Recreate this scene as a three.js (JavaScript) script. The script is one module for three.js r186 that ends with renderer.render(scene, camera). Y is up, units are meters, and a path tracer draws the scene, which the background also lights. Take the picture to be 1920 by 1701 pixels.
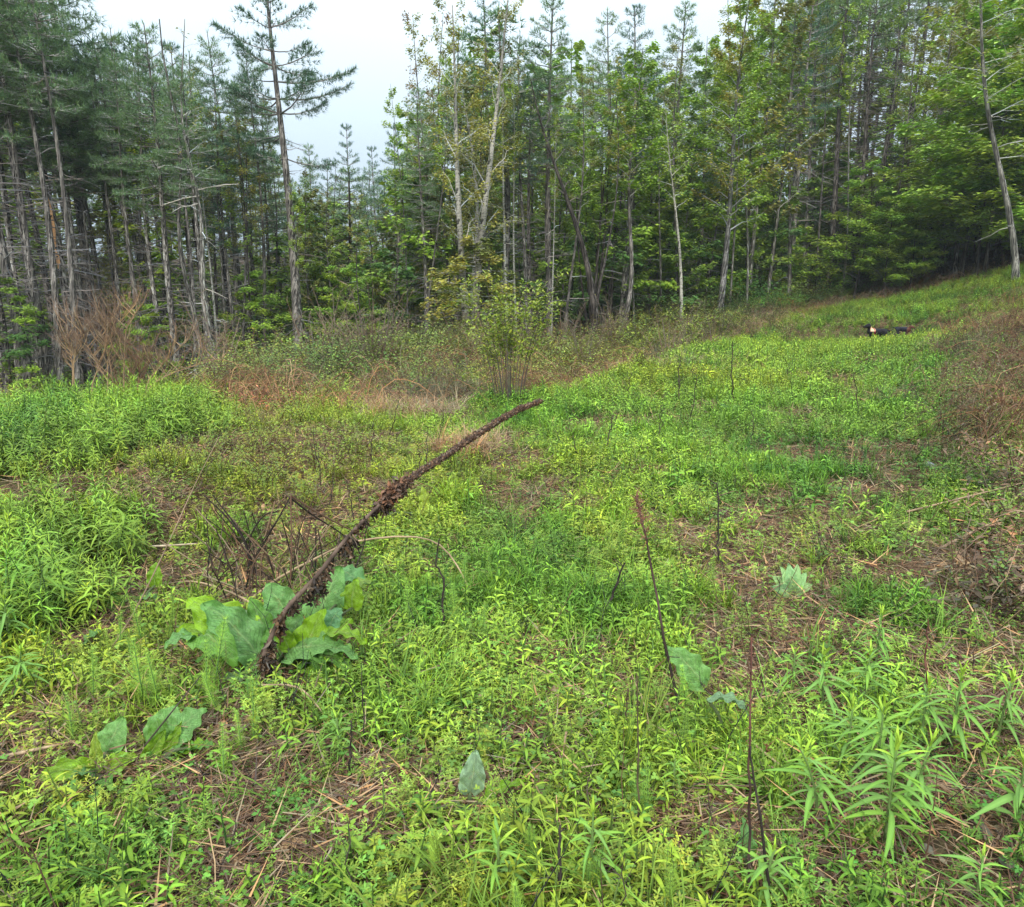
import * as THREE from 'three';
import { MarchingCubes } from 'three/addons/objects/MarchingCubes.js';

// ------------------------------------------------------------------ camera, sky, sun, exposure
const scene = new THREE.Scene();
const W0 = 1920, H0 = 1701, F0 = 1400, PITCH = THREE.MathUtils.degToRad(13), EYE = 1.6;
const camera = new THREE.PerspectiveCamera(THREE.MathUtils.radToDeg(2 * Math.atan(H0 / 2 / F0)), W0 / H0, 0.05, 1500);
camera.position.set(0, EYE, 0);
camera.lookAt(0, EYE - Math.sin(PITCH), -Math.cos(PITCH));

function overcastSky() {                       // an overcast sky: out-of-view zenith raised far above the horizon to light the scene, faint cloud structure
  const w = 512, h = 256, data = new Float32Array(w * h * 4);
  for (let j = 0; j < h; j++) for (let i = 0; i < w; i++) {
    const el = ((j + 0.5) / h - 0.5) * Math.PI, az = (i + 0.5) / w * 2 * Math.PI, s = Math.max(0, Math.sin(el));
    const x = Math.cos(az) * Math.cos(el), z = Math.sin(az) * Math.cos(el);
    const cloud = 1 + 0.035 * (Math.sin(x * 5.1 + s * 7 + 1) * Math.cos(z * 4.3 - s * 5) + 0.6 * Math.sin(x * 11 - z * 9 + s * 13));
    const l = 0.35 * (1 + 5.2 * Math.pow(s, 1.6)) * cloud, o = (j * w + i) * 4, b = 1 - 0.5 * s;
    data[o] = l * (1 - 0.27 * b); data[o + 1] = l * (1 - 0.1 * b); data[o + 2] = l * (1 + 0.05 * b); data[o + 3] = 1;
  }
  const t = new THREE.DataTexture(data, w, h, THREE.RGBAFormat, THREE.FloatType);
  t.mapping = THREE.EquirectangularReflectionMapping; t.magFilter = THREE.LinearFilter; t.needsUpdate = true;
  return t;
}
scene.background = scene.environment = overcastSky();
scene.fog = new THREE.FogExp2(new THREE.Color(0.84, 0.91, 0.96), 0.0005);
const sun = new THREE.DirectionalLight(new THREE.Color(1, 0.965, 0.9), 1.5);
sun.position.set(-12, 39, 40); sun.target.position.set(0, 0, -15);
sun.castShadow = true; sun.shadow.radius = 42; sun.shadow.mapSize.set(2048, 2048);
Object.assign(sun.shadow.camera, { left: -60, right: 60, top: 60, bottom: -60, near: 1, far: 160 });
scene.add(sun, sun.target);
const renderer = new THREE.WebGLRenderer({ antialias: true });
renderer.toneMapping = THREE.LinearToneMapping;
renderer.toneMappingExposure = 2.2;
renderer.shadowMap.enabled = true;

// ------------------------------------------------------------------ helpers
const V = (x, y, z) => new THREE.Vector3(x, y, z);
function RNG(seed) { let a = seed >>> 0; const r = () => { a = (a + 0x6d2b79f5) | 0; let t = Math.imul(a ^ (a >>> 15), 1 | a); t = (t + Math.imul(t ^ (t >>> 7), 61 | t)) ^ t; return ((t ^ (t >>> 14)) >>> 0) / 4294967296; };
  r.u = (lo, hi) => lo + (hi - lo) * r(); r.g = () => (r() + r() + r() - 1.5) / 0.75; r.pick = (l) => l[Math.floor(r() * l.length)]; return r; }
const lerp = (a, b, t) => a + (b - a) * t, clamp = (x, a = 0, b = 1) => Math.min(b, Math.max(a, x)), sstep = (a, b, x) => { const t = clamp((x - a) / (b - a)); return t * t * (3 - 2 * t); };
function hash2(i, j) { let t = Math.imul(i, 374761393) + Math.imul(j, 668265263) | 0; t = Math.imul(t ^ (t >>> 13), 1274126177); return ((t ^ (t >>> 16)) >>> 0) / 4294967296; }
function noise2(x, y) { const i = Math.floor(x), j = Math.floor(y), u = x - i, v = y - j, s = u * u * (3 - 2 * u), t = v * v * (3 - 2 * v);
  return lerp(lerp(hash2(i, j), hash2(i + 1, j), s), lerp(hash2(i, j + 1), hash2(i + 1, j + 1), s), t) * 2 - 1; }
const fbm = (x, y, n = 4) => { let s = 0, a = 0.5, k = 0; for (; k < n; k++) { s += a * noise2(x, y); x = x * 2.03 + 17.1; y = y * 2.03 - 9.7; a *= 0.5; } return s; };

const taken = new Map();
function numbered(n) { const k = taken.get(n) || 0; taken.set(n, k + 1); return k ? n + '_' + String(k).padStart(3, '0') : n; }
function tag(o, label, category, group, kind) { if (label) o.userData.label = label; if (category) o.userData.category = category; if (group) o.userData.group = group; if (kind) o.userData.kind = kind; return o; }
function thing(name, label, category, pos, group) { const o = new THREE.Group(); o.name = numbered(name); if (pos) o.position.copy(pos); scene.add(o); return tag(o, label, category, group); }
function part(parent, name, geo, mat) { const m = new THREE.Mesh(geo, mat); m.name = name; m.castShadow = m.receiveShadow = true; parent.add(m); return m; }
function solo(name, geo, mat, label, category, group, kind) { const m = new THREE.Mesh(geo, mat); m.name = numbered(name); m.castShadow = m.receiveShadow = true; scene.add(m); return tag(m, label, category, group, kind); }
function copyOf(root, label, group) { const r = root.clone(); r.name = numbered(root.userData.baseName || root.name); r.userData = { ...root.userData }; if (label) r.userData.label = label; if (group) r.userData.group = group; scene.add(r); return r; }

// a pixel of the survey picture and a distance along the ground -> a point of the place
function at(px, py, d) { const cy = py - H0 / 2, dd = F0 * Math.cos(PITCH) - cy * Math.sin(PITCH), s = d / dd; return V((px - W0 / 2) * s, EYE + (-F0 * Math.sin(PITCH) - cy * Math.cos(PITCH)) * s, -d); }

// ------------------------------------------------------------------ terrain: a thin-plate spline through surveyed points
const survey = [
  [960, 1700, 1.64], [300, 1640, 1.75], [1600, 1640, 1.75], [960, 1200, 3.1], [480, 1290, 2.75], [1500, 1200, 3.1], [1820, 1150, 3.35], [120, 1250, 3.05], [60, 1130, 3.7], [160, 1010, 4.4], [280, 960, 4.75],
  [480, 900, 5.6], [150, 850, 6.0], [250, 790, 7.2], [60, 840, 6.2], [900, 900, 5.9], [1300, 900, 5.9], [1700, 880, 5.9], [1890, 960, 4.6], [850, 790, 9], [640, 770, 9.5], [1150, 745, 10.5], [1500, 720, 11.2], [1800, 740, 8.8],
  [1915, 650, 11.5], [800, 710, 13.5], [1300, 668, 17], [1640, 645, 21], [1500, 612, 24], [1800, 602, 21], [1700, 547, 32], [1915, 505, 27], [1500, 578, 33], [1300, 612, 26], [1100, 632, 24], [880, 664, 22], [700, 698, 21.5], [400, 752, 20.5], [60, 800, 20], [-200, 820, 18],
];
const pts = survey.map(([px, py, d]) => { const p = at(px, py, d); return [p.x, d, p.y]; });
pts.push([0, 0, 0], [-2, 0, 0], [2, 0, 0.05], [-6, 1, 0.05], [7, 1, 0.4], [0, -10, -0.2], [-15, -5, -0.4], [15, -5, 0.8], [-14, 9, -0.6], [15, 10, 2], [30, 25, 6], [30, 45, 8], [-30, 25, -2.4], [-35, 45, -1], [0, 45, 0.4], [14, 45, 2.6], [-12, 40, -1], [0, 75, 4], [-20, 70, 3.5], [-40, 80, 3.5], [40, 80, 12]);
const tps = (() => {
  const n = pts.length, N = n + 3, A = Array.from({ length: N }, () => new Float64Array(N + 1)), U = (r2) => (r2 < 1e-9 ? 0 : r2 * Math.log(r2));
  for (let i = 0; i < n; i++) { for (let j = 0; j < n; j++) A[i][j] = U((pts[i][0] - pts[j][0]) ** 2 + (pts[i][1] - pts[j][1]) ** 2) + (i === j ? 1.5 : 0);
    A[i][n] = A[n][i] = 1; A[i][n + 1] = A[n + 1][i] = pts[i][0]; A[i][n + 2] = A[n + 2][i] = pts[i][1]; A[i][N] = pts[i][2]; }
  for (let c = 0; c < N; c++) { let p = c; for (let r = c + 1; r < N; r++) if (Math.abs(A[r][c]) > Math.abs(A[p][c])) p = r; [A[c], A[p]] = [A[p], A[c]];
    for (let r = 0; r < N; r++) if (r !== c) { const f = A[r][c] / A[c][c]; if (f) for (let k = c; k <= N; k++) A[r][k] -= f * A[c][k]; } }
  const w = A.map((row, i) => row[N] / row[i]);
  return (x, d) => { x = clamp(x, -42, 42); d = clamp(d, -10, 80); let s = w[n] + w[n + 1] * x + w[n + 2] * d; for (let i = 0; i < n; i++) s += w[i] * U((x - pts[i][0]) ** 2 + (d - pts[i][1]) ** 2); return s; };
})();
const edgeD = (x) => { const T = [[-9, 8.2], [-3.2, 8.3], [-1, 9.6], [0.35, 10.3], [1.2, 11.3], [2.6, 13.6], [4.1, 17], [7.5, 22.5], [9.5, 26], [14, 30], [20, 26]]; let k = 1; while (k < T.length - 1 && x > T[k][0]) k++; const [a, b] = [T[k - 1], T[k]]; return lerp(a[1], b[1], clamp((x - a[0]) / (b[0] - a[0]))); };
const dip = (x, d) => { const e = d - edgeD(x); return sstep(-0.8, 0.9, x) * (1 - sstep(6.5, 10, x)) * (0.1 * sstep(-3, -0.4, e) - 0.55 * sstep(-0.3, 1.8, e)) * (1 - sstep(21, 27, d)); };
const hgt = (x, z) => { const d = -z; return tps(x, d) + dip(x, d) + 0.035 * fbm(x * 1.1, d * 1.1, 4) * sstep(0, 3, d + 2) + 0.25 * fbm(x * 0.12 + 5, d * 0.12, 2) * sstep(24, 40, d); };
const onG = (x, d) => V(x, hgt(x, -d), -d);
function G(px, py) {                                                  // the ground point seen at that pixel
  let lo = 0.6, hi = 60, prev = 0.6;
  for (let d = 0.6; d < 60; d *= 1.02) { const p = at(px, py, d); if (p.y < hgt(p.x, -d)) { lo = prev; hi = d; break; } prev = d; }
  for (let i = 0; i < 25; i++) { const m = (lo + hi) / 2, p = at(px, py, m); if (p.y < hgt(p.x, -m)) hi = m; else lo = m; }
  const p = at(px, py, lo); return onG(p.x, lo);
}
const gpx = (px, d) => { let cy = -200, p; for (let k = 0; k < 4; k++) { p = onG((px - W0 / 2) * d / (F0 * Math.cos(PITCH) - cy * Math.sin(PITCH)), d); const q = (p.y - EYE) / d; cy = -F0 * (q * Math.cos(PITCH) + Math.sin(PITCH)) / (Math.cos(PITCH) - q * Math.sin(PITCH)); } return p; };   // ground at distance d, straight under a pixel column near the wood's foot

// ------------------------------------------------------------------ mesh builder
class MB {
  constructor() { this.p = []; this.c = []; this.i = []; this.t = []; }
  v(x, y, z, c, u = 0, w = 0) { this.p.push(x, y, z); this.c.push(c[0], c[1], c[2]); this.t.push(u, w); return this.p.length / 3 - 1; }
  tri(a, b, c) { this.i.push(a, b, c); }
  quad(a, b, c, d) { this.i.push(a, b, c, a, c, d); }
  tube(P, R, sides, col, cap = true) {                                  // P points, R radii, col one colour or function(t)
    const n = P.length, T = new THREE.Vector3(), N = new THREE.Vector3(), B = new THREE.Vector3(), ref = V(0.31, 0.2, 0.93); let first = -1, len = 0;
    for (let k = 0; k < n; k++) {
      T.subVectors(P[Math.min(n - 1, k + 1)], P[Math.max(0, k - 1)]).normalize(); N.crossVectors(T, ref).normalize(); B.crossVectors(T, N);
      if (k) len += P[k].distanceTo(P[k - 1]);
      const c = typeof col === 'function' ? col(k / (n - 1)) : col, r = typeof R === 'number' ? R : R[k], s0 = this.p.length / 3; if (!k) first = s0;
      for (let s = 0; s <= sides; s++) { const a = s / sides * 2 * Math.PI, ca = Math.cos(a) * r, sa = Math.sin(a) * r; this.v(P[k].x + N.x * ca + B.x * sa, P[k].y + N.y * ca + B.y * sa, P[k].z + N.z * ca + B.z * sa, c, s / sides, len); }
      if (k) for (let s = 0; s < sides; s++) this.quad(s0 - sides - 1 + s, s0 - sides + s, s0 + s + 1, s0 + s);
    }
    if (cap) { const s0 = this.p.length / 3 - sides - 1; for (let s = 1; s < sides - 1; s++) this.tri(s0, s0 + s, s0 + s + 1); }
    return this;
  }
  // a lance-shaped leaf from p along dir; up is its upper side
  leaf(p, dir, up, len, wid, o = {}) {
    const { droop = 0.3, fold = 0.25, segs = 3, c0 = [1, 1, 1], c1 = c0, belly = 0.4, rise = 0 } = o, D = dir.clone().normalize(), S = new THREE.Vector3().crossVectors(up, D).normalize(), U = new THREE.Vector3().crossVectors(D, S);
    let a, b, c; const q = new THREE.Vector3();
    for (let k = 0; k <= segs; k++) {
      const t = k / segs, w = wid * 0.5 * (t === 0 ? 0.18 : t >= 1 ? 0 : Math.pow(Math.sin(Math.PI * Math.pow(t, Math.log(0.5) / Math.log(belly))), 0.85));
      q.copy(p).addScaledVector(D, len * t * (1 - 0.25 * Math.abs(droop) * t)).addScaledVector(U, len * (rise * t - droop * t * t));
      const col = [lerp(c0[0], c1[0], t), lerp(c0[1], c1[1], t), lerp(c0[2], c1[2], t)], f = fold * w;
      if (k === segs) { const e = this.v(q.x, q.y, q.z, col); this.tri(a, b, e); this.tri(b, c, e); break; }
      const a2 = this.v(q.x + S.x * w + U.x * f, q.y + S.y * w + U.y * f, q.z + S.z * w + U.z * f, col), b2 = this.v(q.x, q.y, q.z, [col[0] * (o.rib ?? 1.22), col[1] * (o.rib ?? 1.18), col[2] * (o.rib ?? 1.25)]), c2 = this.v(q.x - S.x * w + U.x * f, q.y - S.y * w + U.y * f, q.z - S.z * w + U.z * f, col);
      if (k) { this.quad(a, b, b2, a2); this.quad(b, c, c2, b2); } a = a2; b = b2; c = c2;
    }
    return this;
  }
  // a flat blade: strip of width w tapering to a point
  blade(p, dir, side, len, w, bend, segs, c0, c1) {
    let a, b; const q = new THREE.Vector3(), up = V(0, 1, 0);
    for (let k = 0; k <= segs; k++) { const t = k / segs, ww = w * 0.5 * (1 - t * t * 0.95);
      q.copy(p).addScaledVector(up, len * t * (1 - bend * 0.55 * t)).addScaledVector(dir, len * bend * t * t);
      const col = [lerp(c0[0], c1[0], t), lerp(c0[1], c1[1], t), lerp(c0[2], c1[2], t)];
      if (k === segs) { this.tri(a, b, this.v(q.x, q.y, q.z, col)); break; }
      const a2 = this.v(q.x + side.x * ww, q.y + side.y * ww, q.z + side.z * ww, col), b2 = this.v(q.x - side.x * ww, q.y - side.y * ww, q.z - side.z * ww, col);
      if (k) this.quad(a, b, b2, a2); a = a2; b = b2; }
  }
  // a small kite-shaped leaf of two faces
  kite(p, d, s, len, wid, col) { const a = this.v(p.x, p.y, p.z, col), m = 0.45, e = this.v(p.x + d.x * len, p.y + d.y * len, p.z + d.z * len, col);
    const b = this.v(p.x + d.x * len * m + s.x * wid / 2, p.y + d.y * len * m + s.y * wid / 2 + wid * 0.12, p.z + d.z * len * m + s.z * wid / 2, col), c = this.v(p.x + d.x * len * m - s.x * wid / 2, p.y + d.y * len * m - s.y * wid / 2 + wid * 0.12, p.z + d.z * len * m - s.z * wid / 2, col);
    this.tri(a, b, e); this.tri(a, e, c); }
  spike(p, d, s, len, wid, col) { this.tri(this.v(p.x - s.x * wid / 2, p.y - s.y * wid / 2, p.z - s.z * wid / 2, col), this.v(p.x + s.x * wid / 2, p.y + s.y * wid / 2, p.z + s.z * wid / 2, col), this.v(p.x + d.x * len, p.y + d.y * len, p.z + d.z * len, col)); }
  geo(smooth = true) { const g = new THREE.BufferGeometry(); g.setAttribute('position', new THREE.Float32BufferAttribute(this.p, 3)); g.setAttribute('color', new THREE.Float32BufferAttribute(this.c, 3)); g.setAttribute('uv', new THREE.Float32BufferAttribute(this.t, 2)); g.setIndex(this.i);
    if (smooth) g.computeVertexNormals(); return g; }
}
const rndDir = (r) => { const y = r.u(-1, 1), a = r.u(0, 6.2832), s = Math.sqrt(1 - y * y); return V(Math.cos(a) * s, y, Math.sin(a) * s); };
const az = (a, y = 0) => V(Math.cos(a), y, Math.sin(a));
const vary = (r, c, k = 0.2) => { const f = 1 + r.u(-k, k), h = r.u(-k, k) * 0.5; return [c[0] * f * (1 + h), c[1] * f, c[2] * f * (1 - h)]; };
const mix3 = (a, b, t) => [lerp(a[0], b[0], t), lerp(a[1], b[1], t), lerp(a[2], b[2], t)];

// ------------------------------------------------------------------ materials
function tex(w, h, f, srgb = true) { const d = new Uint8Array(w * h * 4); for (let j = 0; j < h; j++) for (let i = 0; i < w; i++) { const c = f(i / w, j / h), o = (j * w + i) * 4; d[o] = clamp(c[0]) * 255; d[o + 1] = clamp(c[1]) * 255; d[o + 2] = clamp(c[2]) * 255; d[o + 3] = 255; }
  const t = new THREE.DataTexture(d, w, h); t.wrapS = t.wrapT = THREE.RepeatWrapping; t.magFilter = THREE.LinearFilter; if (srgb) t.colorSpace = THREE.SRGBColorSpace; t.needsUpdate = true; return t; }
const tile = (x, y, k, n = 4) => { const a = x * 2 * Math.PI, r = k / 6.2832; return fbm(Math.cos(a) * r + 40 + y * 0, y * 1 + Math.sin(a) * r, n); };
const barkMap = tex(256, 512, (u, v) => { const n = tile(u, v * 9, 24, 5), m = tile(u, v * 7 + 50, 9, 4), g = clamp(0.62 + 0.75 * n), l = sstep(0.16, 0.3, m) * 0.28; return [g * 0.96 + l, g * 0.93 + l * 1.05, g * 0.9 + l * 0.92]; });
const barkBump = tex(256, 512, (u, v) => { const n = tile(u, v * 9, 24, 5); const g = 0.5 + n; return [g, g, g]; }, false);
const birchMap = tex(256, 512, (u, v) => { const n = tile(u, v * 90, 5, 3), m = tile(u, v * 9 + 9, 6, 4), dark = sstep(0.2, 0.34, n) * 0.5 + sstep(0.2, 0.42, m) * 0.45; const g = 0.9 - dark + 0.12 * tile(u, v * 40, 30, 3); return [g, g * 0.98, g * 0.94]; });
const std = (o) => new THREE.MeshPhysicalMaterial({ vertexColors: true, roughness: 0.9, specularIntensity: 0.22, side: THREE.DoubleSide, ...o });
const leafy = (rough, trans, name) => new THREE.MeshPhysicalMaterial({ name, vertexColors: true, roughness: rough, transmission: trans, thickness: 0, side: THREE.DoubleSide, specularIntensity: 0.28 });
const M = {
  bark: std({ name: 'bark', map: barkMap, bumpMap: barkBump, bumpScale: 0.013, roughness: 0.95 }),
  birch: std({ name: 'pale_bark', map: birchMap, bumpMap: barkBump, bumpScale: 0.004, roughness: 0.8 }),
  wood: std({ name: 'dead_wood', roughness: 0.92 }),
  needles: leafy(0.75, 0.3, 'needles'), leaf: leafy(0.6, 0.45, 'tree_leaf'), grass: leafy(0.55, 0.22, 'grass_leaf'), herb: leafy(0.55, 0.2, 'herb_leaf'), dry: leafy(0.85, 0.25, 'dry_straw'),
  shell: std({ name: 'withered_leaf', roughness: 1 }), stone: std({ name: 'stone', roughness: 0.85 }), fur: std({ name: 'fur', roughness: 0.7 }), collar: std({ name: 'collar', roughness: 0.6 }),
};

// ------------------------------------------------------------------ zones of the place (x to the right, d away from the viewer)
const treeline = (u) => { const T = [[-0.9, 19.5], [-0.68, 20.3], [-0.4, 21], [-0.1, 21.8], [0.1, 23], [0.3, 27.5], [0.42, 32], [0.52, 34], [0.62, 29], [0.72, 25.5], [1, 24]]; let k = 1; while (k < T.length - 1 && u > T[k][0]) k++; const [a, b] = [T[k - 1], T[k]]; return lerp(a[1], b[1], clamp((u - a[0]) / (b[0] - a[0]))); };
const spot = (px, py, rx, rd, w = 1) => { const g = G(px, py); return [g.x, -g.z, rx, rd, w]; };
const inSpots = (L, x, d) => { let m = 0; for (const [cx, cd, rx, rd, w] of L) { const q = ((x - cx) / rx) ** 2 + ((d - cd) / rd) ** 2; if (q < 1.8) m = Math.max(m, w * (1 - sstep(0.45, 1.7, q))); } return m; };
const bareSpots = [spot(95, 930, 0.75, 0.3, 0.97), spot(240, 900, 0.45, 0.3, 0.9), spot(520, 1060, 0.5, 0.3, 0.85), spot(440, 1120, 0.25, 0.2, 0.8), spot(150, 1200, 0.12, 0.1), spot(215, 1170, 0.2, 0.15), spot(285, 960, 0.55, 0.55), spot(330, 1090, 0.4, 0.35, 0.9), spot(500, 850, 0.9, 0.7), spot(1400, 1090, 0.28, 0.22), spot(1405, 1210, 0.3, 0.35), spot(1440, 1300, 0.3, 0.25), spot(1660, 1085, 0.45, 0.16), spot(60, 1440, 0.35, 0.16), spot(90, 1350, 0.3, 0.12, 0.8),
  spot(400, 1375, 0.22, 0.14), spot(515, 1235, 0.42, 0.32), spot(320, 1400, 0.2, 0.14), spot(190, 1440, 0.2, 0.12), spot(880, 1490, 0.16, 0.1), spot(1290, 1300, 0.14, 0.12), spot(1482, 1110, 0.25, 0.2), spot(1330, 1560, 0.18, 0.14, 0.9), spot(520, 1640, 0.13, 0.1), spot(980, 940, 0.35, 0.5, 0.9), spot(1880, 1110, 0.5, 0.6), spot(1700, 870, 0.5, 0.5, 0.7), spot(1640, 745, 0.7, 0.6, 0.6), spot(880, 850, 0.5, 0.5, 0.7), spot(1540, 960, 0.6, 0.5, 0.6), spot(980, 1380, 0.14, 0.08, 0.8), spot(1100, 1235, 0.25, 0.15, 0.6), spot(1200, 1320, 0.2, 0.1, 0.6), spot(1560, 1620, 0.3, 0.12, 0.7), spot(1800, 1230, 0.3, 0.2, 0.6)];
const goldSpots = [spot(170, 795, 1.3, 0.8), spot(30, 845, 1.0, 0.85), spot(330, 775, 0.55, 0.45, 0.8), spot(100, 1000, 0.6, 0.3, 0.9), spot(190, 1050, 0.28, 0.25, 0.8), spot(50, 1075, 0.5, 0.33, 0.9), spot(120, 1150, 0.28, 0.2, 0.8), spot(20, 1190, 0.3, 0.2, 0.9)];
const dogSpots = [spot(1640, 644, 1.1, 1.3), spot(1684, 640, 0.9, 1.3)];
const lobeSpots = [spot(1450, 700, 3.6, 5.5), spot(1600, 650, 3, 4.5), spot(1250, 760, 2.4, 2.6, 0.9), spot(1050, 900, 1.3, 1.2, 0.9), spot(1250, 900, 1.6, 1.5, 0.7), spot(1030, 1000, 0.8, 0.7, 0.8)];
const isBare = (x, d) => Math.max(inSpots(bareSpots, x, d), 0.88 * sstep(-0.01, 0.24, fbm(x * 1.5 + 3, d * 1.5, 4)) * (1 - 0.7 * inSpots(goldSpots, x, d)));
const isGold = (x, d) => inSpots(goldSpots, x, d), isLobe = (x, d) => inSpots(lobeSpots, x, d);
const isBrush = (x, d) => sstep(-0.3, 0.9, d - edgeD(x)) * (x / d < -0.4 ? sstep(-9, -2, d - treeline(x / d)) * 0.8 : 1) * (1 - sstep(1, 4, d - treeline(x / Math.max(d, 1))));     // tangled margin between the grass and the wood
const isTangle = (x, d) => { const u = x / Math.max(d, 0.5), lim = d < 3.6 ? 0.61 : d < 6 ? 0.6 : d < 9 ? 0.56 : d < 14 ? 0.55 : 0.56; return sstep(lim - 0.02, lim + 0.07, u + 0.03 * fbm(x, d, 2)) * (1 - sstep(18, 24, d)); };   // dead canes down the right-hand side
const isWood = (x, d) => sstep(-2, 1.5, d - treeline(x / Math.max(d, 1)));

// ------------------------------------------------------------------ ground
{
  const S = 1024, cv = document.createElement('canvas'); cv.width = cv.height = S; const g = cv.getContext('2d'), r = RNG(11);
  g.fillStyle = '#54463a'; g.fillRect(0, 0, S, S);
  const each = (x, y, f) => { for (const a of [-S, 0, S]) for (const b of [-S, 0, S]) f(x + a, y + b); };
  for (let k = 0; k < 2600; k++) { const x = r.u(0, S), y = r.u(0, S), q = r.u(4, 30), c = r.pick(['#4a3c31', '#5e4f41', '#6b5645', '#3d322a', '#57513a', '#665a3e']); g.globalAlpha = 0.35; g.fillStyle = c; each(x, y, (X, Y) => { if (X < -40 || Y < -40 || X > S + 40 || Y > S + 40) return; g.beginPath(); g.ellipse(X, Y, q, q * 0.6, k, 0, 7); g.fill(); }); }
  for (let k = 0; k < 5200; k++) { const x = r.u(0, S), y = r.u(0, S), a = r.u(0, 6.3), l = r.u(8, 70), c = r.pick(['#9c8465', '#7d6850', '#b39b78', '#5c4a3a', '#8a6e55', '#6f4c3b', '#a98f6c']); g.globalAlpha = r.u(0.4, 0.9); g.strokeStyle = c; g.lineWidth = r.u(1, 3.2);
    each(x, y, (X, Y) => { if (X < -80 || Y < -80 || X > S + 80 || Y > S + 80) return; g.beginPath(); g.moveTo(X, Y); g.quadraticCurveTo(X + Math.cos(a) * l / 2 + 4, Y + Math.sin(a) * l / 2, X + Math.cos(a) * l, Y + Math.sin(a) * l); g.stroke(); }); }
  for (let k = 0; k < 900; k++) { const x = r.u(0, S), y = r.u(0, S), q = r.u(5, 15), c = r.pick(['#86664b', '#6d4f3c', '#9a7a58', '#57412f', '#7b6a58']); g.globalAlpha = 0.8; g.fillStyle = c; const a = r.u(0, 6); each(x, y, (X, Y) => { if (X < -40 || Y < -40 || X > S + 40 || Y > S + 40) return; g.beginPath(); g.ellipse(X, Y, q, q * 0.45, a, 0, 7); g.fill(); }); }
  const map = new THREE.CanvasTexture(cv); map.wrapS = map.wrapT = THREE.RepeatWrapping; map.colorSpace = THREE.SRGBColorSpace; map.repeat.set(1 / 1.7, 1 / 1.7);
  const bump = new THREE.CanvasTexture(cv); bump.wrapS = bump.wrapT = THREE.RepeatWrapping; bump.repeat.copy(map.repeat);
  const mb = new MB(), NX = 230, ND = 260, X = (i) => { const s = i / NX * 2 - 1; return 9 * Math.sinh(s * 4.6) / Math.sinh(1.6) * 0.35; }, D = (j) => { const s = j / ND; return s < 0.12 ? lerp(-60, -1, Math.pow(s / 0.12, 0.4)) : -1 + 0.55 * (Math.exp((s - 0.12) / 0.88 * 7) - 1); };
  for (let j = 0; j <= ND; j++) for (let i = 0; i <= NX; i++) {
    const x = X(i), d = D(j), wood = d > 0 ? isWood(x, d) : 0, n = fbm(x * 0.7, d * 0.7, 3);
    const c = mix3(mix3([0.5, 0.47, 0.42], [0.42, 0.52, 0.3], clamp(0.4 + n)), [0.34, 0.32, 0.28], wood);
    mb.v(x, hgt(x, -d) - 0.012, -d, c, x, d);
  }
  for (let j = 0; j < ND; j++) for (let i = 0; i < NX; i++) { const a = j * (NX + 1) + i; mb.quad(a, a + 1, a + NX + 2, a + NX + 1); }
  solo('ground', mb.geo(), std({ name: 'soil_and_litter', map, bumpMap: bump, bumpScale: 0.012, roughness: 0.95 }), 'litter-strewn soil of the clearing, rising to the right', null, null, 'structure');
}

// ------------------------------------------------------------------ trees
const GREY = [0.4, 0.38, 0.36], DARK = [0.15, 0.135, 0.12], PALE = [0.5, 0.49, 0.45], BROWN = [0.2, 0.15, 0.11];
function trunkPath(r, H, o) { const n = 14, P = [], bx = r.u(0, 6.3), k = o.wander ?? 0.12; for (let i = 0; i <= n; i++) { const t = i / n, y = H * t;
    let x = k * (Math.sin(t * 5 + bx) - Math.sin(bx)) + (o.lean ? o.lean[0] * t : 0), z = k * (Math.cos(t * 4 + bx * 2) - Math.cos(bx * 2)) + (o.lean ? o.lean[1] * t : 0);
    if (o.bend) { x += o.bend[0] * Math.sin(t * Math.PI); z += o.bend[1] * Math.sin(t * Math.PI); } P.push(V(x, i ? y : -0.35, z)); } return P; }
const along = (P, t) => { const f = clamp(t) * (P.length - 1), i = Math.min(P.length - 2, Math.floor(f)); return P[i].clone().lerp(P[i + 1], f - i); };
const barkCol = (r, c) => { const s = r.u(0, 50); return (t) => { const n = 0.85 + 0.35 * noise2(t * 19 + s, s) ; return [c[0] * n, c[1] * n, c[2] * n]; }; };
function tuft(mb, p, dir, r, n, len, wid, col) { for (let k = 0; k < n; k++) { const d = dir.clone().multiplyScalar(1.1).add(rndDir(r)); d.y += 0.15; d.normalize(); const s = V(-d.z + r.u(-0.5, 0.5), r.u(-0.4, 0.4), d.x).normalize(); mb.spike(p, d, s, len * r.u(0.7, 1.2), wid, vary(r, col, 0.3)); } }
function deadTwigs(mb, P, H, r, t0, t1, n, L, r0, c) { for (let k = 0; k < n; k++) { const t = r.u(t0, t1), b = along(P, t), a = r.u(0, 6.283), l = L * r.u(0.25, 1), e = r.u(-0.35, 0.3), d = az(a, e), Q = [];
    for (let i = 0; i <= 3; i++) Q.push(V(b.x + d.x * l * i / 3 + r.g() * 0.03, b.y + d.y * l * i / 3 - 0.12 * l * (i / 3) ** 2 + r.g() * 0.03, b.z + d.z * l * i / 3 + r.g() * 0.03));
    const w = 0.006 + 0.008 * l; mb.tube(Q, [w * 1.3, w, w * 0.7, w * 0.3], 3, vary(r, c, 0.25), false);
    const m = Math.round(l * 4); for (let i = 0; i < m; i++) { const p = along(Q, r.u(0.25, 1)), dd = az(a + r.pick([-1, 1]) * r.u(0.4, 1.2), r.u(-0.5, 0.4)); mb.spike(p, dd, V(0.2, 1, 0.1), l * r.u(0.2, 0.5), 0.014, vary(r, c, 0.25)); } } }
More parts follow.
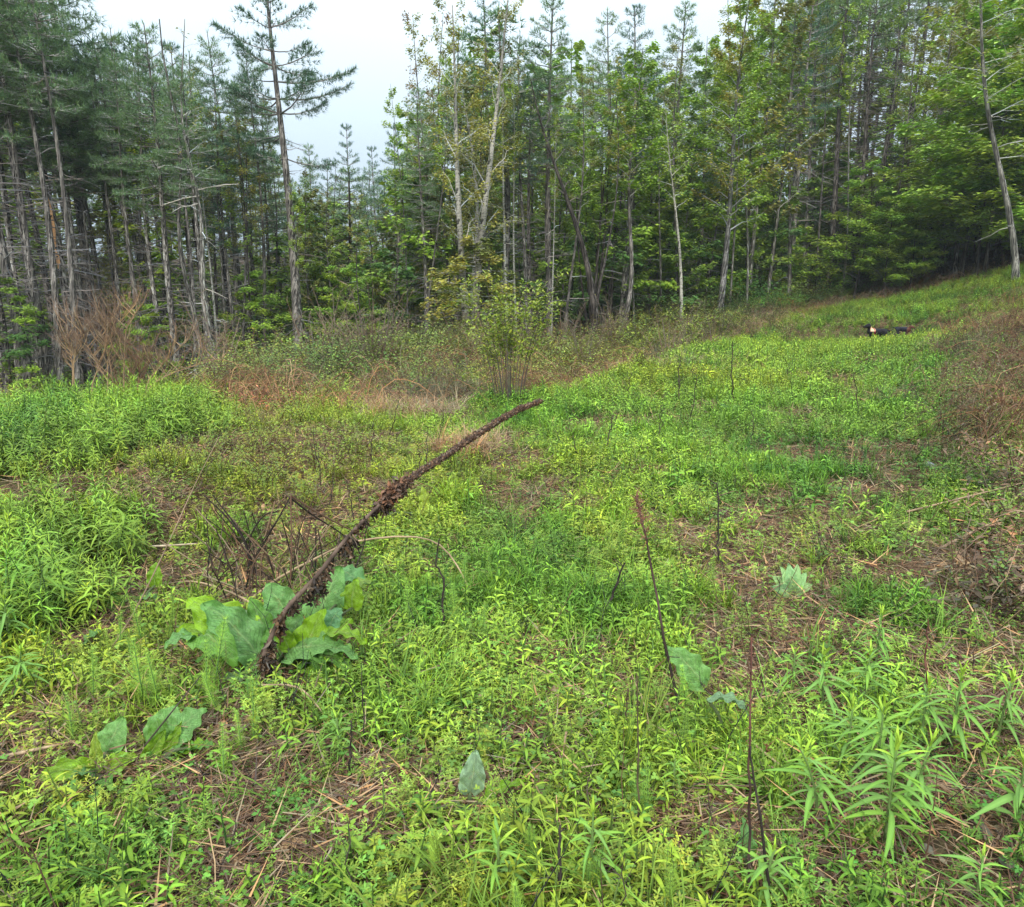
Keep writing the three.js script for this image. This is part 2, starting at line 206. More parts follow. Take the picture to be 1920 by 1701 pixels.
function pineTree(seed, o) {
  const { H = 14, r0 = 0.16, c0 = 0.48, width = 2.1, whorl = 0.42, perTwig = 3, needleN = 8, needle = 0.2, nw = 0.022, dead = 70, deadL = 1.5, col = [0.05, 0.1, 0.06], bark = GREY, sparse = 1 } = o, r = RNG(seed), g = new THREE.Group(), P = o.path || trunkPath(r, H, o);
  const trunk = new MB(), limbs = new MB(), crown = new MB(), deadwood = new MB();
  trunk.tube(P, P.map((p, i) => { const t = i / (P.length - 1); return r0 * (1 - 0.88 * Math.pow(t, 1.1)) * (i === 0 ? 1.35 : 1); }), o.back ? 6 : 9, barkCol(r, bark));
  for (let y = c0 * H; y < H * 0.985; y += whorl * r.u(0.7, 1.3)) {
    const t = (y - c0 * H) / (H - c0 * H), n = r.pick([3, 4, 4, 5]), a0 = r.u(0, 6.3);
    for (let k = 0; k < n; k++) {
      if (r() > sparse) continue;
      const a = a0 + k * 6.283 / n + r.g() * 0.35, prof = Math.pow(1 - t, 0.75) * (0.55 + 0.45 * clamp(t * 5)), l = Math.max(0.3, width * prof * r.u(0.55, 1.15) * (o.lop ? 1 + o.lop * Math.cos(a - o.lopA) : 1)), e = lerp(-0.12, 0.75, t * t) + r.g() * (o.wild || 0.13), d = az(a, e), b = along(P, y / H), Q = [];
      for (let i = 0; i <= 5; i++) { const q = i / 5; Q.push(V(b.x + d.x * l * q, b.y + d.y * l * q + l * ((o.curl || 0.2) * q * q - 0.1 * q) + r.g() * 0.02, b.z + d.z * l * q)); }
      const w = r0 * 0.06 + l * 0.006; limbs.tube(Q, [w * 1.3, w * 1.1, w, w * 0.8, w * 0.5, w * 0.25], o.back ? 3 : 4, vary(r, [bark[0] * 0.36, bark[1] * 0.34, bark[2] * 0.32], 0.2), false);
      const step = (o.back ? 0.34 : 0.16);
      for (let s = l * r.u(0.22, 0.4); s <= l + 0.01; s += step * r.u(0.7, 1.3)) {
        const p = along(Q, s / l), rest = 1 - s / l;
        for (const sd of [-1, 1]) { const ta = a + sd * r.u(0.35, 1.0), tl = (0.18 + (o.plume || 0.5) * rest * Math.min(1, l)) * r.u(0.7, 1.3), td = az(ta, e * 0.5 + r.u(-0.1, 0.3)).normalize();
          limbs.spike(p, td, V(0, 1, 0), tl, 0.018, bark);
          for (let i = 0; i < perTwig; i++) { const f = (i + 1) / perTwig, tp = p.clone().addScaledVector(td, tl * f); tuft(crown, tp, td, r, needleN, needle, nw, mix3(col, [col[0] * 1.5, col[1] * 1.35, col[2] * 1.1], r() * 0.8 * f)); } }
      }
      tuft(crown, Q[5], d.clone().normalize(), r, needleN + 2, needle * 1.1, nw, col);
    }
  }
  tuft(crown, P[P.length - 1], V(0, 1, 0), r, 14, needle * 1.2, nw, col);
  if (dead) deadTwigs(deadwood, P, H, r, 0.12, c0 + 0.1, dead, deadL, r0, [bark[0] * 0.42, bark[1] * 0.4, bark[2] * 0.4]);
  part(g, 'trunk', trunk.geo(), o.pale ? M.birch : M.bark); tag(part(g, 'branches', limbs.geo(), M.wood), null, null, null, 'stuff'); if (dead) tag(part(g, 'deadwood', deadwood.geo(), M.wood), null, null, null, 'stuff'); tag(part(g, 'crown', crown.geo(false), M.needles), null, null, null, 'stuff');
  g.userData.H = H; return g;
}
function leafTree(seed, o) {
  const { H = 13, r0 = 0.1, c0 = 0.35, spread = 2.4, limbs: nL = 26, elev = 0.7, twigs = 6, perTwig = 7, size = 0.1, cols = [[0.1, 0.17, 0.03]], bark = GREY, flat = 0.5, droop = 0.15, stems = 1 } = o, r = RNG(seed), g = new THREE.Group(), trunk = new MB(), limb = new MB(), crown = new MB();
  for (let st = 0; st < stems; st++) {
    const oo = stems > 1 ? { ...o, lean: [Math.cos(st * 2.4) * H * 0.09 * r.u(0.5, 1.2), Math.sin(st * 2.4) * H * 0.09], bend: [r.g() * 0.3, r.g() * 0.3] } : o, h = H * (st ? r.u(0.7, 1) : 1), P = (st === 0 && o.path) || trunkPath(r, h, oo); if (stems > 1) for (const p of P) { p.x += Math.cos(st * 2.4) * 0.12; p.z += Math.sin(st * 2.4) * 0.12; }
    const R = r0 * (st ? r.u(0.6, 0.95) : 1);
    trunk.tube(P, P.map((p, i) => R * (1 - 0.9 * i / (P.length - 1)) * (i === 0 ? 1.3 : 1)), o.back ? 5 : 8, barkCol(r, bark));
    const nl = Math.round(nL / stems);
    for (let k = 0; k < nl; k++) {
      const t = c0 + (0.98 - c0) * (k + r.u(0.1, 0.9)) / nl, tt = (t - c0) / (1 - c0), b = along(P, t), a = k * 2.4 + r.u(-0.5, 0.5), l = spread * (o.layer ? (0.55 + 0.6 * Math.sin(Math.PI * (0.25 + 0.7 * tt))) * (1 - 0.45 * tt) : (1 - 0.72 * tt) * (0.6 + 0.4 * clamp(tt * 4))) * r.u(0.6, 1.15), e = elev * r.u(0.6, 1.3) * (o.layer ? 1 - 0.4 * tt : 1), d = az(a, Math.tan(e)).normalize(), Q = [];
      for (let i = 0; i <= 5; i++) { const q = i / 5; Q.push(V(b.x + d.x * l * q + r.g() * 0.05 * l * q, b.y + d.y * l * q + r.g() * 0.04 * l * q - droop * l * q * q, b.z + d.z * l * q + r.g() * 0.05 * l * q)); }
      const w = Math.max(0.005, R * 0.2 * (1 - t * 0.75)); limb.tube(Q, [w * 1.2, w, w * 0.8, w * 0.6, w * 0.4, w * 0.2], o.back ? 3 : 4, vary(r, bark, 0.2), false);
      const nt = Math.round(twigs * (0.5 + l / spread)), col = r.pick(cols);
      for (let i = 0; i < nt; i++) {
        const f = r.u(o.tip ?? 0.25, 1), p = along(Q, f), ta = a + r.pick([-1, 1]) * r.u(0.3, 1.3), te = (o.layer ? r.u(-0.2, 0.5) : r.u(-0.2, 0.7)), tl = l * r.u(0.15, 0.42) * (1.25 - f * 0.6), td = az(ta, te).normalize();
        limb.spike(p, td, V(0.2, 1, 0.1), tl, 0.012, bark);
        for (let q = 0; q < perTwig; q++) {
          const s = r.u(0.15, 1.05), lp = p.clone().addScaledVector(td, tl * s); lp.x += r.g() * 0.06; lp.y += r.g() * (o.layer ? 0.09 : 0.12) - 0.02; lp.z += r.g() * 0.06;
          const la = ta + r.u(-1.4, 1.4), ld = V(Math.cos(la), r.u(-0.75, 0.15) * (1 - flat) - 0.15, Math.sin(la)).normalize(), roll = r.g() * (1 - flat) * 1.1, sd = V(-Math.sin(la) * Math.cos(roll), Math.sin(roll), Math.cos(la) * Math.cos(roll));
          crown.kite(lp, ld, sd, size * r.u(0.7, 1.3), size * r.u(0.55, 0.85), vary(r, col, 0.28));
        }
      }
    }
  }
  if (o.dead) deadTwigs(limb, o.path || trunkPath(RNG(seed), H, o), H, r, 0.1, c0 + 0.05, o.dead, 1.2, r0, bark);
  part(g, 'trunk', trunk.geo(), o.pale ? M.birch : M.bark); tag(part(g, 'branches', limb.geo(), M.wood), null, null, null, 'stuff'); tag(part(g, 'crown', crown.geo(false), M.leaf), null, null, null, 'stuff');
  g.userData.H = H; return g;
}
// stand a tree (or a copy of one) at a pixel column and distance; top = pixel row of its tip
const used = new Set();
function stand(proto, name, px, d, o, label, category, group) {
  const base = gpx(px, d); let s = o.s || 1; if (o.top !== undefined) s = (at(px, o.top, d).y - base.y) / proto.userData.H;
  const H = proto.userData.H, t = used.has(proto) ? proto.clone() : proto; used.add(proto); t.name = numbered(name); t.userData = { H }; scene.add(t); t.position.copy(base); t.scale.set(s * (o.fat || 1), s, s * (o.fat || 1)); t.rotation.set(o.tx || 0, o.rot || 0, o.tz || 0, 'YXZ'); if (o.tx || o.tz) { t.rotation.order = 'XZY'; }
  return tag(t, label, category, group);
}

// --- kinds of tree
const NEEDLE_A = [0.165, 0.265, 0.125], NEEDLE_B = [0.18, 0.27, 0.115], LIME = [0.36, 0.46, 0.045], MID = [0.25, 0.37, 0.05], OLIVE = [0.28, 0.28, 0.065], GOLD = [0.38, 0.36, 0.055], RUST = [0.28, 0.19, 0.09], FRESH = [0.33, 0.48, 0.05];
const pineA = pineTree(101, { H: 14, r0: 0.16, c0: 0.53, width: 2.1, wild: 0.2, plume: 0.7, dead: 90, col: NEEDLE_A });
const pineB = pineTree(102, { H: 14, r0: 0.14, c0: 0.6, width: 1.9, wild: 0.25, sparse: 0.85, plume: 0.8, curl: 0.32, whorl: 0.5, dead: 110, col: NEEDLE_B, wander: 0.2 });
const pineC = pineTree(103, { H: 14, r0: 0.16, c0: 0.5, width: 2.3, dead: 60, col: [0.1, 0.19, 0.13], whorl: 0.5 });
const pineFar = [pineTree(110, { H: 14, r0: 0.15, c0: 0.58, width: 2.4, whorl: 0.6, perTwig: 2, needleN: 7, needle: 0.32, nw: 0.045, dead: 40, back: 1, col: NEEDLE_A }), pineTree(111, { H: 14, r0: 0.13, c0: 0.64, width: 2, whorl: 0.55, perTwig: 2, needleN: 7, needle: 0.3, nw: 0.045, dead: 55, back: 1, col: [0.12, 0.2, 0.14] }), pineTree(113, { H: 14, r0: 0.13, c0: 0.5, width: 1.9, whorl: 0.7, perTwig: 2, needleN: 8, needle: 0.3, nw: 0.04, dead: 70, back: 1, col: NEEDLE_B, sparse: 0.7, wild: 0.3, curl: 0.4, plume: 0.9, wander: 0.35 }), pineTree(114, { H: 14, r0: 0.16, c0: 0.66, width: 2.8, whorl: 0.5, perTwig: 2, needleN: 8, needle: 0.32, nw: 0.045, dead: 60, back: 1, col: [0.13, 0.23, 0.115], sparse: 0.8, wild: 0.25, curl: 0.1, plume: 0.9, lop: 0.3, lopA: 2, wander: 0.25 })];
const poleFar = pineTree(112, { H: 14, r0: 0.14, c0: 0.78, width: 1.5, whorl: 0.55, perTwig: 2, needleN: 6, needle: 0.3, nw: 0.045, dead: 130, deadL: 1.7, back: 1, col: NEEDLE_B, bark: [0.2, 0.18, 0.17] });
const mapleA = leafTree(201, { H: 13, r0: 0.11, c0: 0.16, spread: 2.6, limbs: 44, twigs: 12, perTwig: 17, size: 0.15, cols: [MID, FRESH, MID, LIME], elev: 0.6 });
const mapleB = leafTree(202, { H: 13, r0: 0.09, c0: 0.25, spread: 2.2, limbs: 40, twigs: 12, perTwig: 16, size: 0.14, cols: [FRESH, LIME, MID], elev: 0.75, wander: 0.25 });
const oliveA = leafTree(203, { H: 13, r0: 0.09, c0: 0.14, spread: 2.4, limbs: 46, twigs: 12, perTwig: 13, size: 0.1, cols: [OLIVE, OLIVE, GOLD], elev: 0.9, flat: 0.3 });
const oliveB = leafTree(204, { H: 12, r0: 0.075, c0: 0.25, spread: 1.9, limbs: 38, twigs: 10, perTwig: 9, size: 0.085, cols: [OLIVE, RUST, OLIVE], elev: 1.0, flat: 0.2, wander: 0.25 });
const beech = leafTree(205, { H: 6, r0: 0.055, c0: 0.12, spread: 2.1, limbs: 34, twigs: 12, perTwig: 18, size: 0.14, cols: [FRESH, [0.32, 0.5, 0.06], LIME], elev: 0.4, flat: 0.7, layer: 1, droop: 0.18, bark: DARK });
const beechDark = leafTree(206, { H: 7, r0: 0.07, c0: 0.15, spread: 2.3, limbs: 34, twigs: 12, perTwig: 17, size: 0.15, cols: [MID, [0.13, 0.26, 0.055], FRESH], elev: 0.45, flat: 0.65, layer: 1, droop: 0.2, bark: DARK });
const clump = leafTree(207, { H: 11, r0: 0.09, c0: 0.4, spread: 1.8, limbs: 60, twigs: 9, perTwig: 12, size: 0.13, cols: [MID, FRESH], stems: 6, bark: DARK, elev: 0.9 });
const poleSap = leafTree(208, { H: 9, r0: 0.045, c0: 0.3, spread: 1.2, limbs: 26, twigs: 8, perTwig: 9, size: 0.1, cols: [OLIVE, MID], elev: 0.9, wander: 0.3, bark: GREY });
const bareSap = leafTree(209, { H: 8, r0: 0.05, c0: 0.25, spread: 1.6, limbs: 34, twigs: 9, perTwig: 1, size: 0.07, cols: [RUST, OLIVE], elev: 0.95, wander: 0.2, bark: DARK });
const aspen = leafTree(210, { H: 12, r0: 0.1, c0: 0.62, spread: 1.4, limbs: 20, twigs: 9, perTwig: 11, size: 0.1, cols: [LIME, OLIVE], elev: 0.9, pale: 1, bark: [0.46, 0.46, 0.43], dead: 14 });
const mapleFar = [leafTree(220, { H: 13, r0: 0.12, c0: 0.28, spread: 2.7, limbs: 32, twigs: 9, perTwig: 9, size: 0.26, cols: [FRESH, MID, LIME], back: 1 }), leafTree(221, { H: 13, r0: 0.1, c0: 0.3, spread: 2.3, limbs: 32, twigs: 9, perTwig: 8, size: 0.2, cols: [OLIVE, MID, GOLD], back: 1, elev: 0.9 }), leafTree(222, { H: 13, r0: 0.11, c0: 0.15, spread: 2.6, limbs: 34, twigs: 9, perTwig: 9, size: 0.24, cols: [LIME, FRESH, MID], back: 1 })];

// --- the trees along the edge of the clearing, each at its own place
const PINE = 'pine_tree', LEAFY = 'broadleaf_tree';
stand(pineA, PINE, 68, 20.5, { top: -330, rot: 1, tz: 0.035 }, 'grey pine trunk nearest the left border, rising from behind the goldenrod mound', 'pine tree');
stand(pineB, PINE, 116, 21, { top: -260, rot: 2.2, tz: 0.06 }, 'pine second from the left border, its trunk leaning left above the mound', 'pine tree');
stand(pineC, PINE, 20, 23, { top: -300, rot: 0.4 }, 'dark pine partly cut off by the left border with low green boughs', 'pine tree');
stand(pineA, PINE, 185, 22.5, { top: -120, rot: 4, fat: 0.8, tz: 0.04 }, 'thin pine just right of the trunk with the orange stripped patch', 'pine tree');
stand(pineB, PINE, 215, 24, { top: 60, rot: 5, fat: 0.75 }, 'slim dark pine behind the pale dead canes at left', 'pine tree');
stand(pineA, PINE, 345, 21.5, { top: 45, rot: 2.9, tz: 0.02 }, 'straight dark pine left of the twin pale trunks', 'pine tree');
stand(pineB, PINE, 300, 24, { top: 50, rot: 3.3, fat: 0.8, tz: 0.02 }, 'pine with dense dead twigs, behind and left of the twin pale trunks', 'pine tree');
stand(pineC, PINE, 378, 25, { top: 85, rot: 1.3, fat: 0.8 }, 'bushy pine top showing directly above the twin pale trunks', 'pine tree');
stand(pineC, PINE, 452, 22.5, { top: 150, rot: 0.2, fat: 0.72 }, 'slender pine midway between the twin pale trunks and the tallest lone pine', 'pine tree');
stand(pineB, PINE, 418, 25.5, { top: 190, rot: 1.2, fat: 0.7 }, 'short slim pine just right of the twin pale trunks', 'pine tree');
const bigPine = pineTree(120, { H: 14, r0: 0.2, c0: 0.55, width: 3.0, whorl: 0.62, wild: 0.26, curl: 0.3, plume: 0.85, perTwig: 4, needleN: 11, needle: 0.2, nw: 0.02, dead: 46, deadL: 1.0, col: [0.1, 0.18, 0.11], sparse: 0.86, lop: 0.15, lopA: 0, bark: [0.4, 0.38, 0.36], wander: 0.1 });
stand(bigPine, PINE, 562, 22.5, { top: -95, rot: 0.6, tz: 0.012 }, 'tallest pine standing alone against the open sky with spreading tiered boughs', 'pine tree');
stand(pineA, PINE, 522, 25, { top: 190, rot: 2, fat: 0.8 }, 'dark thin pine close behind the left side of the tallest lone pine', 'pine tree');
stand(pineA, PINE, 800, 23, { top: 170, rot: 5.5, fat: 0.85 }, 'straight pine left of the white-barked forked tree, its dark upper trunk showing', 'pine tree');
stand(pineC, PINE, 752, 27, { top: 235, rot: 0.8, fat: 0.75 }, 'thin grey pine at the right end of the open sky gap', 'pine tree');
stand(pineC, PINE, 905, 29, { top: -20, rot: 1.8 }, 'dark pine crown rising behind the olive crown of the forked tree', 'pine tree');
stand(pineB, PINE, 985, 25, { top: 60, rot: 3.8, fat: 0.8 }, 'slim pine just right of the two pale grey aspen trunks', 'pine tree');
stand(pineA, PINE, 1030, 25, { top: -12, rot: 0.9, fat: 0.95 }, 'tall narrow-topped pine right of centre, its tip touching the upper border', 'pine tree');
stand(pineC, PINE, 1165, 27.5, { top: 15, rot: 2.4 }, 'dense dark pine right of the leaning dark trunk', 'pine tree');
stand(pineB, PINE, 1130, 29, { top: 25, rot: 5.2 }, 'pine with twin bushy tops beside the dense dark pine', 'pine tree');
stand(pineA, PINE, 1255, 31, { top: 10, rot: 1.1 }, 'far pine whose tip shows behind the thin white birch', 'pine tree');
stand(pineC, PINE, 1478, 34, { top: -110, rot: 0.3, fat: 0.72 }, 'big pine at the right with heavy blue-green boughs and a straight grey trunk', 'pine tree');
stand(pineB, PINE, 1503, 36, { top: -130, rot: 2.6, fat: 0.72 }, 'second big pine, close to the right of the heavy-boughed one', 'pine tree');
stand(pineC, PINE, 1420, 37, { top: -60, rot: 4.2 }, 'pine behind the grey smooth-trunked tree, left of the heavy-boughed pine', 'pine tree');
stand(pineA, PINE, 1590, 38, { top: -150, rot: 4.9 }, 'tall pine at the left of the thicket of bare poles', 'pine tree');
// a pine with a strip of bark torn off
{ const s = pineTree(121, { H: 12, r0: 0.145, c0: 0.55, width: 1.7, dead: 80, col: NEEDLE_B, lean: [-0.35, 0] }); const mb = new MB(), r = RNG(5);
  for (const [y0, y1, a0] of [[4.9, 6.6, 0.1], [4.3, 4.85, 0.35]]) { const n = 10, rows = []; for (let i = 0; i <= n; i++) { const t = i / n, y = lerp(y0, y1, t), c = along(trunkPath(RNG(121), 12, { lean: [-0.35, 0] }), y / 12), R = 0.145 * (1 - 0.88 * Math.pow(y / 12, 1.1)) + 0.006, hw = 1.0 * Math.sin(Math.PI * clamp(t, 0.06, 0.94)) + r.u(-0.12, 0.12), row = []; for (let k = 0; k <= 4; k++) { const a = Math.PI / 2 + a0 + hw * (k / 2 - 1) * 0.8; row.push(mb.v(c.x + Math.cos(a) * R, y, c.z + Math.sin(a) * R, vary(r, [0.62, 0.33, 0.15], 0.12))); } rows.push(row); } for (let i = 0; i < n; i++) for (let k = 0; k < 4; k++) mb.quad(rows[i][k], rows[i][k + 1], rows[i + 1][k + 1], rows[i + 1][k]); }
  tag(part(s, 'bare_wood', mb.geo(), M.wood), 'orange strip where the bark is torn off'); stand(s, PINE, 150, 22, { s: 1, rot: 0 }, 'pine with an orange strip of bare wood where its bark is torn off', 'pine tree'); }
// twin pale trunks rising from one foot
{ const path = (dx, k) => { const P = []; for (let i = 0; i <= 12; i++) { const t = i / 12; P.push(V(dx * Math.pow(t, 0.4) * 0.75 + k * Math.sin(t * 6) * 0.09 + 0.1 * Math.sin(t * 13 + k), i ? 9.5 * t : -0.3, 0.1 * Math.sin(t * 4))); } return P; };
  const a = leafTree(231, { H: 9.5, r0: 0.085, c0: 0.6, spread: 1.1, limbs: 12, twigs: 5, perTwig: 2, size: 0.08, cols: [OLIVE], bark: [0.44, 0.43, 0.4], path: path(0, 1), dead: 12 }), mb = new MB(); mb.tube(path(-0.7, -1), path(-0.7, -1).map((p, i) => 0.07 * (1 - 0.8 * i / 12)), 8, barkCol(RNG(8), [0.27, 0.26, 0.24])); part(a, 'trunk', mb.geo(), M.bark);
  stand(a, LEAFY, 403, 20.3, { s: 1, rot: 0 }, 'pale bare tree with twin curving trunks from one foot, left of the tallest pine', 'tree'); }
stand(aspen, LEAFY, 414, 21.4, { top: 130, rot: 1, fat: 0.5 }, 'very thin pale trunk just right of the twin pale trunks', 'tree');
// the forked white-barked tree with an olive crown
{ const t = leafTree(232, { H: 12.5, r0: 0.16, c0: 0.3, spread: 2.6, limbs: 54, twigs: 11, perTwig: 13, size: 0.095, cols: [OLIVE, GOLD, OLIVE, [0.16, 0.17, 0.035]], elev: 1.05, flat: 0.3, pale: 1, bark: [0.4, 0.39, 0.36], stems: 3 });
  stand(t, LEAFY, 880, 21.5, { top: -40, rot: 0.4 }, 'white-barked forked tree in the centre with a sparse olive-gold crown', 'tree');
  const low = leafTree(233, { H: 3.1, r0: 0.02, c0: 0.25, spread: 1.5, limbs: 26, twigs: 11, perTwig: 14, size: 0.11, cols: [GOLD, [0.17, 0.2, 0.03]], elev: 0.15, flat: 0.7, layer: 1, bark: GREY }); const o = stand(low, 'sapling', 889, 21, { s: 1, rot: 1 }, 'small gold-green sapling against the white-barked forked trunk', 'sapling'); o.scale.y *= 1.05; }
stand(oliveB, LEAFY, 850, 25, { top: 20, rot: 2.2 }, 'thin twiggy tree with rusty buds left of the white-barked forked tree', 'tree');
stand(oliveB, LEAFY, 800, 26, { top: 30, rot: 4.2 }, 'twiggy bronze-leaved tree leaning over the sky gap', 'tree');
stand(bareSap, 'sapling', 742, 21.5, { top: 400, rot: 3 }, 'bare grey sapling left of the straight pine beside the forked tree', 'sapling');
stand(aspen, LEAFY, 950, 23.5, { top: 120, rot: 2, fat: 0.85 }, 'left one of the two pale grey aspen trunks behind the yellow-green bush', 'tree');
stand(aspen, LEAFY, 970, 24.3, { top: 140, rot: 4, fat: 0.7, tz: 0.03 }, 'right one of the two pale grey aspen trunks behind the yellow-green bush', 'tree');
stand(aspen, LEAFY, 1034, 24.2, { top: 200, rot: 5, fat: 0.5 }, 'thin pale trunk hugging the tall narrow-topped pine', 'tree');
{ const P = []; for (let i = 0; i <= 12; i++) { const t = i / 12; P.push(V(-2.0 * t + 0.25 * Math.sin(t * 5), i ? 8 * t : -0.3, 0.3 * t)); }
  const t = leafTree(234, { H: 8, r0: 0.13, c0: 0.55, spread: 1.6, limbs: 16, twigs: 4, perTwig: 3, size: 0.1, cols: [MID], path: P, bark: [0.14, 0.125, 0.115] }); stand(t, LEAFY, 1120, 23.5, { s: 0.95 }, 'dark crooked trunk leaning left, right of the tall narrow-topped pine', 'tree'); }
stand(clump, LEAFY, 1108, 25.5, { top: 130, rot: 0.7 }, 'clump of dark upright stems behind the leaning dark trunk', 'tree');
{ const P = []; for (let i = 0; i <= 12; i++) { const t = i / 12; P.push(V(0.35 * Math.sin(t * 7) * (1 - t) + 0.5 * t, i ? 10 * t : -0.3, 0)); }
  const t = leafTree(235, { H: 10, r0: 0.1, c0: 0.5, spread: 2, limbs: 30, twigs: 11, perTwig: 15, size: 0.14, cols: [MID, FRESH], path: P, bark: [0.36, 0.34, 0.32] }); stand(t, LEAFY, 1161, 24.5, { top: 90 }, 'grey trunk with an S-shaped bend low down, left of the thin white birch', 'tree'); }
stand(mapleB, LEAFY, 1060, 28, { top: 190, rot: 2 }, 'bright green young maple filling the gap above the leaning dark trunk', 'tree');
{ const P = []; for (let i = 0; i <= 12; i++) { const t = i / 12; P.push(V(-0.75 * t + 0.1 * Math.sin(t * 5), i ? 7 * t : -0.3, 0)); }
  const t = leafTree(236, { H: 7, r0: 0.065, c0: 0.55, spread: 1.2, limbs: 16, twigs: 6, perTwig: 8, size: 0.1, cols: [FRESH, LIME], path: P, pale: 1, bark: [0.5, 0.49, 0.45] }); stand(t, 'birch_tree', 1277, 26, { s: 1 }, 'thin white birch trunk leaning slightly left, right of centre', 'birch tree'); }
{ const P = []; for (let i = 0; i <= 14; i++) { const t = i / 14; P.push(V(0.1 * Math.sin(t * 6) + 0.5 * t * t, i ? 12.5 * t : -0.3, 0)); }
  const t = leafTree(237, { H: 12.5, r0: 0.14, c0: 0.28, spread: 2.6, limbs: 54, twigs: 11, perTwig: 16, size: 0.13, cols: [LIME, FRESH, GOLD, MID], path: P, bark: [0.33, 0.33, 0.33], elev: 0.7 }); stand(t, LEAFY, 1348, 28, { top: -30 }, 'smooth grey trunk with a yellow-green crown, right of the white birch', 'tree'); }
stand(mapleA, LEAFY, 1215, 29.5, { top: 110, rot: 1 }, 'green maple behind the thin white birch', 'tree');
stand(mapleA, LEAFY, 1300, 31, { top: 70, rot: 3 }, 'green maple between the white birch and the smooth grey trunk', 'tree');
stand(mapleB, LEAFY, 1400, 32, { top: 60, rot: 0.5 }, 'green-crowned tree right of the smooth grey trunk', 'tree');
stand(oliveA, LEAFY, 1545, 37, { top: 180, rot: 5 }, 'dull olive tree in front of the bare poles', 'tree');
stand(beech, LEAFY, 1600, 32.5, { s: 0.95, rot: 1.9 }, 'bright layered beech at the wood edge up-left of the two dogs', 'tree');
stand(beech, LEAFY, 1705, 31, { s: 0.62, rot: 3.6 }, 'small bright beech at the wood edge just right of the bright young beech', 'tree');
stand(beech, LEAFY, 1845, 28.5, { s: 1.35, rot: 0.2 }, 'tall light green beech left of the pale leaning trunk', 'tree');
stand(beech, LEAFY, 1800, 30, { s: 1.7, rot: 2.8 }, 'tallest light green beech on the slope at the right', 'tree');
stand(beech, LEAFY, 1940, 27, { s: 1.5, rot: 4.1 }, 'light green beech spilling in from the right border above the slope', 'tree');
stand(beech, LEAFY, 1450, 33.5, { s: 0.9, rot: 5.0 }, 'light green layered tree left of the heavy-boughed pine foot', 'tree');
stand(oliveA, LEAFY, 1730, 34, { top: -60, rot: 2 }, 'olive-brown leafing tree left of the pale leaning trunk', 'tree');
stand(mapleA, LEAFY, 1790, 31, { top: -90, rot: 5.1 }, 'green crown behind the pale leaning trunk on the slope', 'tree');
stand(mapleB, LEAFY, 1900, 29, { top: -120, rot: 3.9, fat: 1.2 }, 'bright green crown cut off by the right border', 'tree');
stand(beech, LEAFY, 1655, 31.5, { s: 0.72, rot: 0.4 }, 'young beech with bright layered sprays at the wood edge, above the two dogs', 'tree');
stand(beech, LEAFY, 1760, 33, { s: 1.15, rot: 2.2 }, 'taller layered beech up the slope, right of the bright young beech', 'tree');
stand(beechDark, LEAFY, 1830, 29, { s: 0.9, rot: 1.2 }, 'deep green layered tree left of the foot of the pale leaning trunk', 'tree');
stand(beechDark, LEAFY, 1560, 36, { s: 0.9, rot: 4 }, 'deep green layered tree left of the bright young beech', 'tree');
stand(beech, LEAFY, 1895, 29.5, { s: 1.0, rot: 5.2 }, 'layered beech right at the right border, behind the pale leaning trunk', 'tree');
stand(beechDark, LEAFY, 1395, 33, { s: 0.95, rot: 2.4 }, 'deep green understorey tree right of the smooth grey trunk', 'tree');
stand(beechDark, LEAFY, 1230, 29, { s: 0.75, rot: 3.3 }, 'deep green understorey tree left of the thin white birch', 'tree');
stand(beech, LEAFY, 1320, 32, { s: 0.95, rot: 0.9 }, 'light green understorey tree left of the smooth grey trunk', 'tree');
{ const P = []; for (let i = 0; i <= 14; i++) { const t = i / 14; P.push(V(-3.0 * t - 0.2 * Math.sin(t * Math.PI * 0.9) + 0.1 * Math.sin(t * 9), i ? 10.5 * t : -0.3, 0.2 * t)); }
  const t = leafTree(238, { H: 10.5, r0: 0.105, c0: 0.45, spread: 2.8, limbs: 28, twigs: 11, perTwig: 11, size: 0.12, cols: [OLIVE, MID, LIME], path: P, bark: [0.36, 0.36, 0.33], dead: 8, elev: 0.5 }); stand(t, LEAFY, 1908, 24.5, { s: 1 }, 'pale lichen-spotted trunk leaning left up the slope at the far right', 'tree'); }
stand(poleSap, 'sapling', 590, 24, { top: 300, rot: 1 }, 'slim olive sapling just right of the foot of the tallest pine', 'sapling');
stand(bareSap, 'sapling', 640, 25, { top: 300, rot: 2 }, 'leafless dark sapling under the open sky gap, left one', 'sapling');
stand(bareSap, 'sapling', 700, 26, { top: 330, rot: 5 }, 'leafless dark sapling under the open sky gap, right one', 'sapling');
stand(oliveA, LEAFY, 245, 24, { top: 250, rot: 1.4 }, 'olive-leaved tree between the stripped pine and the twin pale trunks', 'tree');
stand(beech, LEAFY, 285, 21.5, { s: 0.52, rot: 1 }, 'bright green young tree low among the trunks, left of the twin pale trunks', 'tree');
stand(beech, LEAFY, 480, 22.5, { s: 0.6, rot: 3.1 }, 'bright green young tree left of the foot of the tallest pine', 'tree');
stand(beech, LEAFY, 655, 22.5, { s: 0.55, rot: 4.3 }, 'bright green young tree right of the foot of the tallest pine', 'tree');
stand(mapleB, LEAFY, 565, 24.5, { top: 400, rot: 4.3 }, 'leafy young maple peeping out right of the tallest pine trunk', 'tree');
stand(beechDark, LEAFY, 30, 20, { s: 0.6, rot: 0.3 }, 'dark low tree at the left border between the pine trunks', 'tree');

